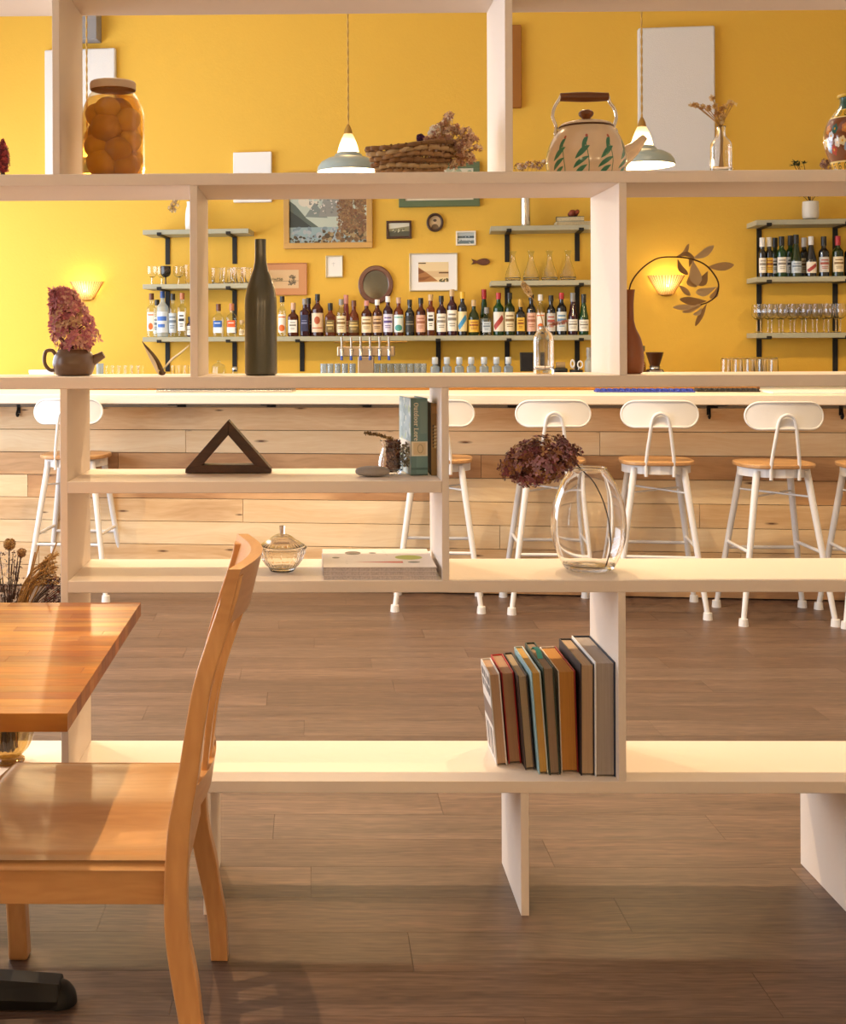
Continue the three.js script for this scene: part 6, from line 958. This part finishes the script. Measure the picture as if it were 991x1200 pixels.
// ------------------------------------------------------------------ tall dried arrangement behind the table
{ const z = -0.13, o = thing('amber_glass_vase', 'tinted ribbed glass vase behind the dining table', 'vase', onShelf(8, 'e', z)), k = mm(z); const ag = phys({ color: '#d6c08c', roughness: 0.05, transmission: 0.95, thickness: 0, ior: 1.5 });
  const g = lathe(smoothProfile([[0.0001, 0.004], [0.03, 0.003], [0.04, 0.008], [0.032, 0.018], [0.05, 0.04], [0.062, 0.075], [0.058, 0.12], [0.042, 0.17], [0.04, 0.22], [0.05, 0.26]], 40), 72), p = g.attributes.position; for (let i = 0; i < p.count; i++) { const a = Math.atan2(p.getZ(i), p.getX(i)), f = 1 + 0.035 * Math.cos(14 * a); p.setX(i, p.getX(i) * f); p.setZ(i, p.getZ(i) * f); } g.computeVertexNormals(); part(o, 'glass', g, ag); part(o, 'base', lathe([[0.0001, 0.0005], [0.038, 0.0005], [0.041, 0.006], [0.0001, 0.008]], 40), ag);
  const f = thing('dried_flower_bunch', 'tall bunch of dried thistles, wheat and berries behind the dining table', 'flowers', onShelf(8, 'e', z)); reseed(51); const at = (px, py, dz = 0) => V((px - 8) * k, 1.34 - SY.e - (py - 403 - (345 - px) * -0.004 * 0) * k, dz), base = V(0, 0.03, 0), neck = V(0.002, 0.25, 0);
  const stem = (e, r = 0.0015, bow = 0.03) => tube([base.clone().add(V(rnd(-0.02, 0.02), 0, rnd(-0.02, 0.02))), neck.clone().add(V(rnd(-0.02, 0.02), 0, rnd(-0.02, 0.02))), e.clone().lerp(neck, 0.4).add(V(0, bow, 0)), e], r, 14, 5);
  const S = []; const burr = (e, R, p, name, lb) => { const q = []; for (let i = 0; i < 150; i++) { const n = V(rnd(-1, 1), rnd(-1, 1), rnd(-1, 1)).normalize(); q.push({ p: e.clone().addScaledVector(n, R * rnd(0.75, 1)), n }); } part(f, name, [florets(q, R * 0.4, p, 4)], petalM, lb); };
  const th1 = at(14, 635, 0.03), th2 = at(27, 646, 0.02); S.push(stem(th1, 0.0018), stem(th2, 0.0018)); burr(th1, 0.014, pal('#b5853e', '#8a5a20', '#d0a860'), 'thistle', 'round golden thistle'); burr(th2, 0.011, pal('#b8864a', '#8a5a2a', '#cfa468'), 'thistle', 'round golden thistle');
  // wheat: arcs to the right
  const W = [], ears = []; for (let i = 0; i < 34; i++) { const t = i / 33, e = at(52 + rnd(22), 652 + t * 30 + rnd(-4, 6), rnd(-0.03, 0.03)), m = at(36 + rnd(8), 668 + t * 18, rnd(-0.02, 0.02)); W.push(tube([base.clone(), neck.clone().add(V(rnd(-0.02, 0.02), 0, rnd(-0.02, 0.02))), m, e], 0.0014, 14, 4)); for (let j = 0; j < 12; j++) { const c = m.clone().lerp(e, 0.35 + 0.65 * j / 12), n = e.clone().sub(m).normalize().add(V(rnd(-.4, .4), rnd(-.4, .4), rnd(-.4, .4))).normalize(); ears.push({ p: c.add(V(0, 0.005 * Math.sin(3 * j / 12), 0)), n: n.clone().cross(V(rnd(-1, 1), rnd(-1, 1), rnd(-1, 1))).normalize() }); } }
  for (const [x, y] of [[44, 640], [42, 646], [68, 634]]) W.push(stem(at(x, y, rnd(-0.02, 0.02)), 0.002, 0));
  part(f, 'wheat_stalks', W, mat('#a87a3c', 0.85)); part(f, 'wheat_ears', florets(ears, 0.006, pal('#b98a48', '#d0a664', '#8f6428'), 3), petalM);
  // berries and twiggy blossoms
  const br = [], bs = []; for (let i = 0; i < 120; i++) { const e = at(54 + rnd(22), 672 + rnd(46), rnd(-0.03, 0.03)); if (i % 4 === 0) bs.push(stem(e, 0.0009)); br.push({ p: e, n: V(rnd(-1, 1), rnd(-1, 1), rnd(-1, 1)).normalize() }); } part(f, 'berries', florets(br, 0.0055, pal('#4a1c14', '#6a2c1c', '#2f120c'), 5), petalM); part(f, 'berry_stems', bs, twigM);
  const tb = [], tbs = []; for (let i = 0; i < 150; i++) { const e = at(-14 + rnd(40), 645 + rnd(62), rnd(-0.035, 0.035)); if (i % 4 === 0) tbs.push(stem(e, 0.0011)); tb.push({ p: e, n: V(rnd(-1, 1), rnd(-1, 1), rnd(-1, 1)).normalize() }); } part(f, 'twig_blossoms', florets(tb, 0.0065, pal('#3a2018', '#b9a08c', '#5a382a', '#d8c4b0', '#7a5a48'), 4), petalM); part(f, 'twigs', tbs, twigM); part(f, 'stems', S, twigM); }
// ------------------------------------------------------------------ small things on the wall shelves
{ const w = SF + 0.12, put = (px, key) => { const q = Pw(px, 250, w); return B(q.u, shelfTop[key], w); };
  { const o = thing('white_vase', 'slim white vase with dried stems on the upper shelf by the sconce', 'vase', put(223, 'L1'), BR); part(o, 'body', lathe(smoothProfile([[0.0001, 0.0005], [0.032, 0.0005], [0.038, 0.06], [0.034, 0.14], [0.024, 0.19], [0.028, 0.21]], 20), 24), M.white); reseed(2); const st = [], hd = []; for (const [x, y] of [[-0.13, 0.2], [-0.11, 0.22], [-0.15, 0.17], [-0.1, 0.18], [-0.125, 0.15], [0.04, 0.3], [0.0, 0.32]]) { const e = V(x, y, rnd(-0.03, 0.03)); st.push(tube([V(0, 0.05, 0), V(0, 0.21, 0), V(x * 0.5, Math.max(y, 0.24) + 0.02, 0), e], 0.0018, 12, 4)); for (let i = 0; i < 10; i++) { const n = V(rnd(-1, 1), rnd(-1, 1), rnd(-1, 1)).normalize(); hd.push({ p: e.clone().addScaledVector(n, 0.016), n }); } } part(o, 'stems', st, strawM); part(o, 'blossoms', florets(hd, 0.014, pal('#d8c4a4', '#b0906a', '#8a6a4a', '#efe2cc'), 4), petalM); }
  { const o = thing('silver_vase', 'tall silver cylinder vase with dried blossoms on the upper shelf', 'vase', put(615.5, 'M1'), BR); part(o, 'cylinder', lathe([[0.0001, 0.0005], [0.034, 0.0005], [0.034, 0.24], [0.031, 0.24], [0.031, 0.01], [0.0001, 0.01]], 28), mat('#d8d2c4', 0.18, { metalness: 0.9 })); reseed(12); const st = [], hd = []; for (const x of [-0.05, -0.02, 0.02, 0.06, 0.1, 0.13]) { const e = V(x, 0.42 + rnd(0.03), rnd(-0.04, 0.04)); st.push(tube([V(0, 0.02, 0), V(0, 0.24, 0), e], 0.002, 10, 4)); for (let i = 0; i < 14; i++) { const n = V(rnd(-1, 1), rnd(-1, 1), rnd(-1, 1)).normalize(); hd.push({ p: e.clone().addScaledVector(n, 0.022), n }); } } part(o, 'stems', st, strawM); part(o, 'blossoms', florets(hd, 0.016, pal('#e6d8c4', '#a87a5a', '#d8b8a0', '#7a5040'), 4), petalM); }
  { const y0 = shelfTop.M1, q = Pw(671, 255, w); [['long cream book at the bottom of the small stack on the upper shelf', 0.24, 0.028, '#d6c9a4', 0, 0.03], ['dark green book on the cream book on the upper shelf', 0.19, 0.034, '#3c4a3a', 0.0285, -0.08]].forEach(([label, L, t, c, dy, ry]) => { const o = thing('flat_book', label, 'book', B(q.u + (dy ? -0.02 : 0), y0 + dy + 0.0004, w), BR + ry); part(o, 'pages', bx(L - 0.006, t - 0.006, 0.15, 0.002, t / 2, -0.002), pageM('#d8c8a0')); part(o, 'cover', [bx(L, 0.003, 0.158, 0, 0.0015, 0), bx(L, 0.003, 0.158, 0, t - 0.0015, 0), bx(0.003, t, 0.158, -L / 2, t / 2, 0)], mat(c, 0.6)); });
    const o = thing('driftwood_knot', 'small knobbly reddish ornament on top of the green book', 'ornament', B(q.u, y0 + 0.063, w), BR); reseed(7); const gg = []; for (let i = 0; i < 9; i++) { const s = new THREE.SphereGeometry(rnd(0.014, 0.024), 10, 8); gg.push(s.translate(rnd(-0.032, 0.032), 0.022 + rnd(0.02), rnd(-0.02, 0.02))); } part(o, 'knobs', gg, mat('#8a3e22', 0.7)); part(o, 'core', new THREE.SphereGeometry(0.026, 12, 8).scale(1.4, 0.85, 1).translate(0, 0.022, 0), mat('#6a2c18', 0.8)); }
  { const o = thing('plant_pot', 'white footed pot with a dark plant on the upper shelf above the wine', 'pot', put(949.5, 'R1'), BR); part(o, 'pot', lathe(smoothProfile([[0.0001, 0.012], [0.04, 0.012], [0.052, 0.026], [0.054, 0.08], [0.052, 0.128], [0.048, 0.13]], 18), 28), mat('#ddd6c6', 0.4)); part(o, 'foot', lathe([[0.0001, 0.0005], [0.034, 0.0005], [0.036, 0.012], [0.0001, 0.013]], 24), mat('#8a8272', 0.5)); part(o, 'soil', new THREE.CylinderGeometry(0.046, 0.046, 0.006, 20).translate(0, 0.118, 0), M.dark); reseed(16); const lv = [], st = []; for (const [x, y] of [[-0.09, 0.4], [-0.07, 0.38], [-0.11, 0.38], [-0.05, 0.39], [-0.02, 0.17], [0.03, 0.17], [-0.05, 0.17], [0.0, 0.3]]) { const e = V(x, y, rnd(-0.03, 0.03)); st.push(tube([V(0, 0.11, 0), V(x * 0.4, 0.11 + (y - 0.11) * 0.5, 0), e], 0.0022, 8, 4)); for (let i = 0; i < 7; i++) { const d = V(rnd(-1, 1), rnd(-0.2, 0.7), rnd(-1, 1)).normalize(); lv.push(quadStrip([e.clone(), e.clone().addScaledVector(d, 0.018), e.clone().addScaledVector(d, 0.036)], t => 0.009 * Math.sin(Math.PI * (0.1 + 0.85 * t)), V(d.z, 0.2, -d.x).normalize(), 0.2)); } } part(o, 'leaves', lv, mat('#2c3a22', 0.7, { side: THREE.DoubleSide })); part(o, 'stems', st, twigM); const hd = [], ps = []; for (const [x, y] of [[0.1, 0.4], [0.13, 0.41], [0.16, 0.39], [0.08, 0.38], [0.12, 0.37]]) { const e = V(x, y, rnd(-0.03, 0.03)); ps.push(tube([V(0, 0.11, 0), V(0.04, 0.25, 0), e], 0.002, 8, 4)); for (let i = 0; i < 14; i++) { const n = V(rnd(-1, 1), rnd(-1, 1), rnd(-1, 1)).normalize(); hd.push({ p: e.clone().addScaledVector(n, 0.02), n }); } } part(o, 'blossoms', florets(hd, 0.015, pal('#a87a64', '#7a4a3c', '#c9a08a'), 4), petalM, 'dusky pink blossoms'); part(o, 'blossom_stems', ps, strawM); }
}
renderer.render(scene, camera);
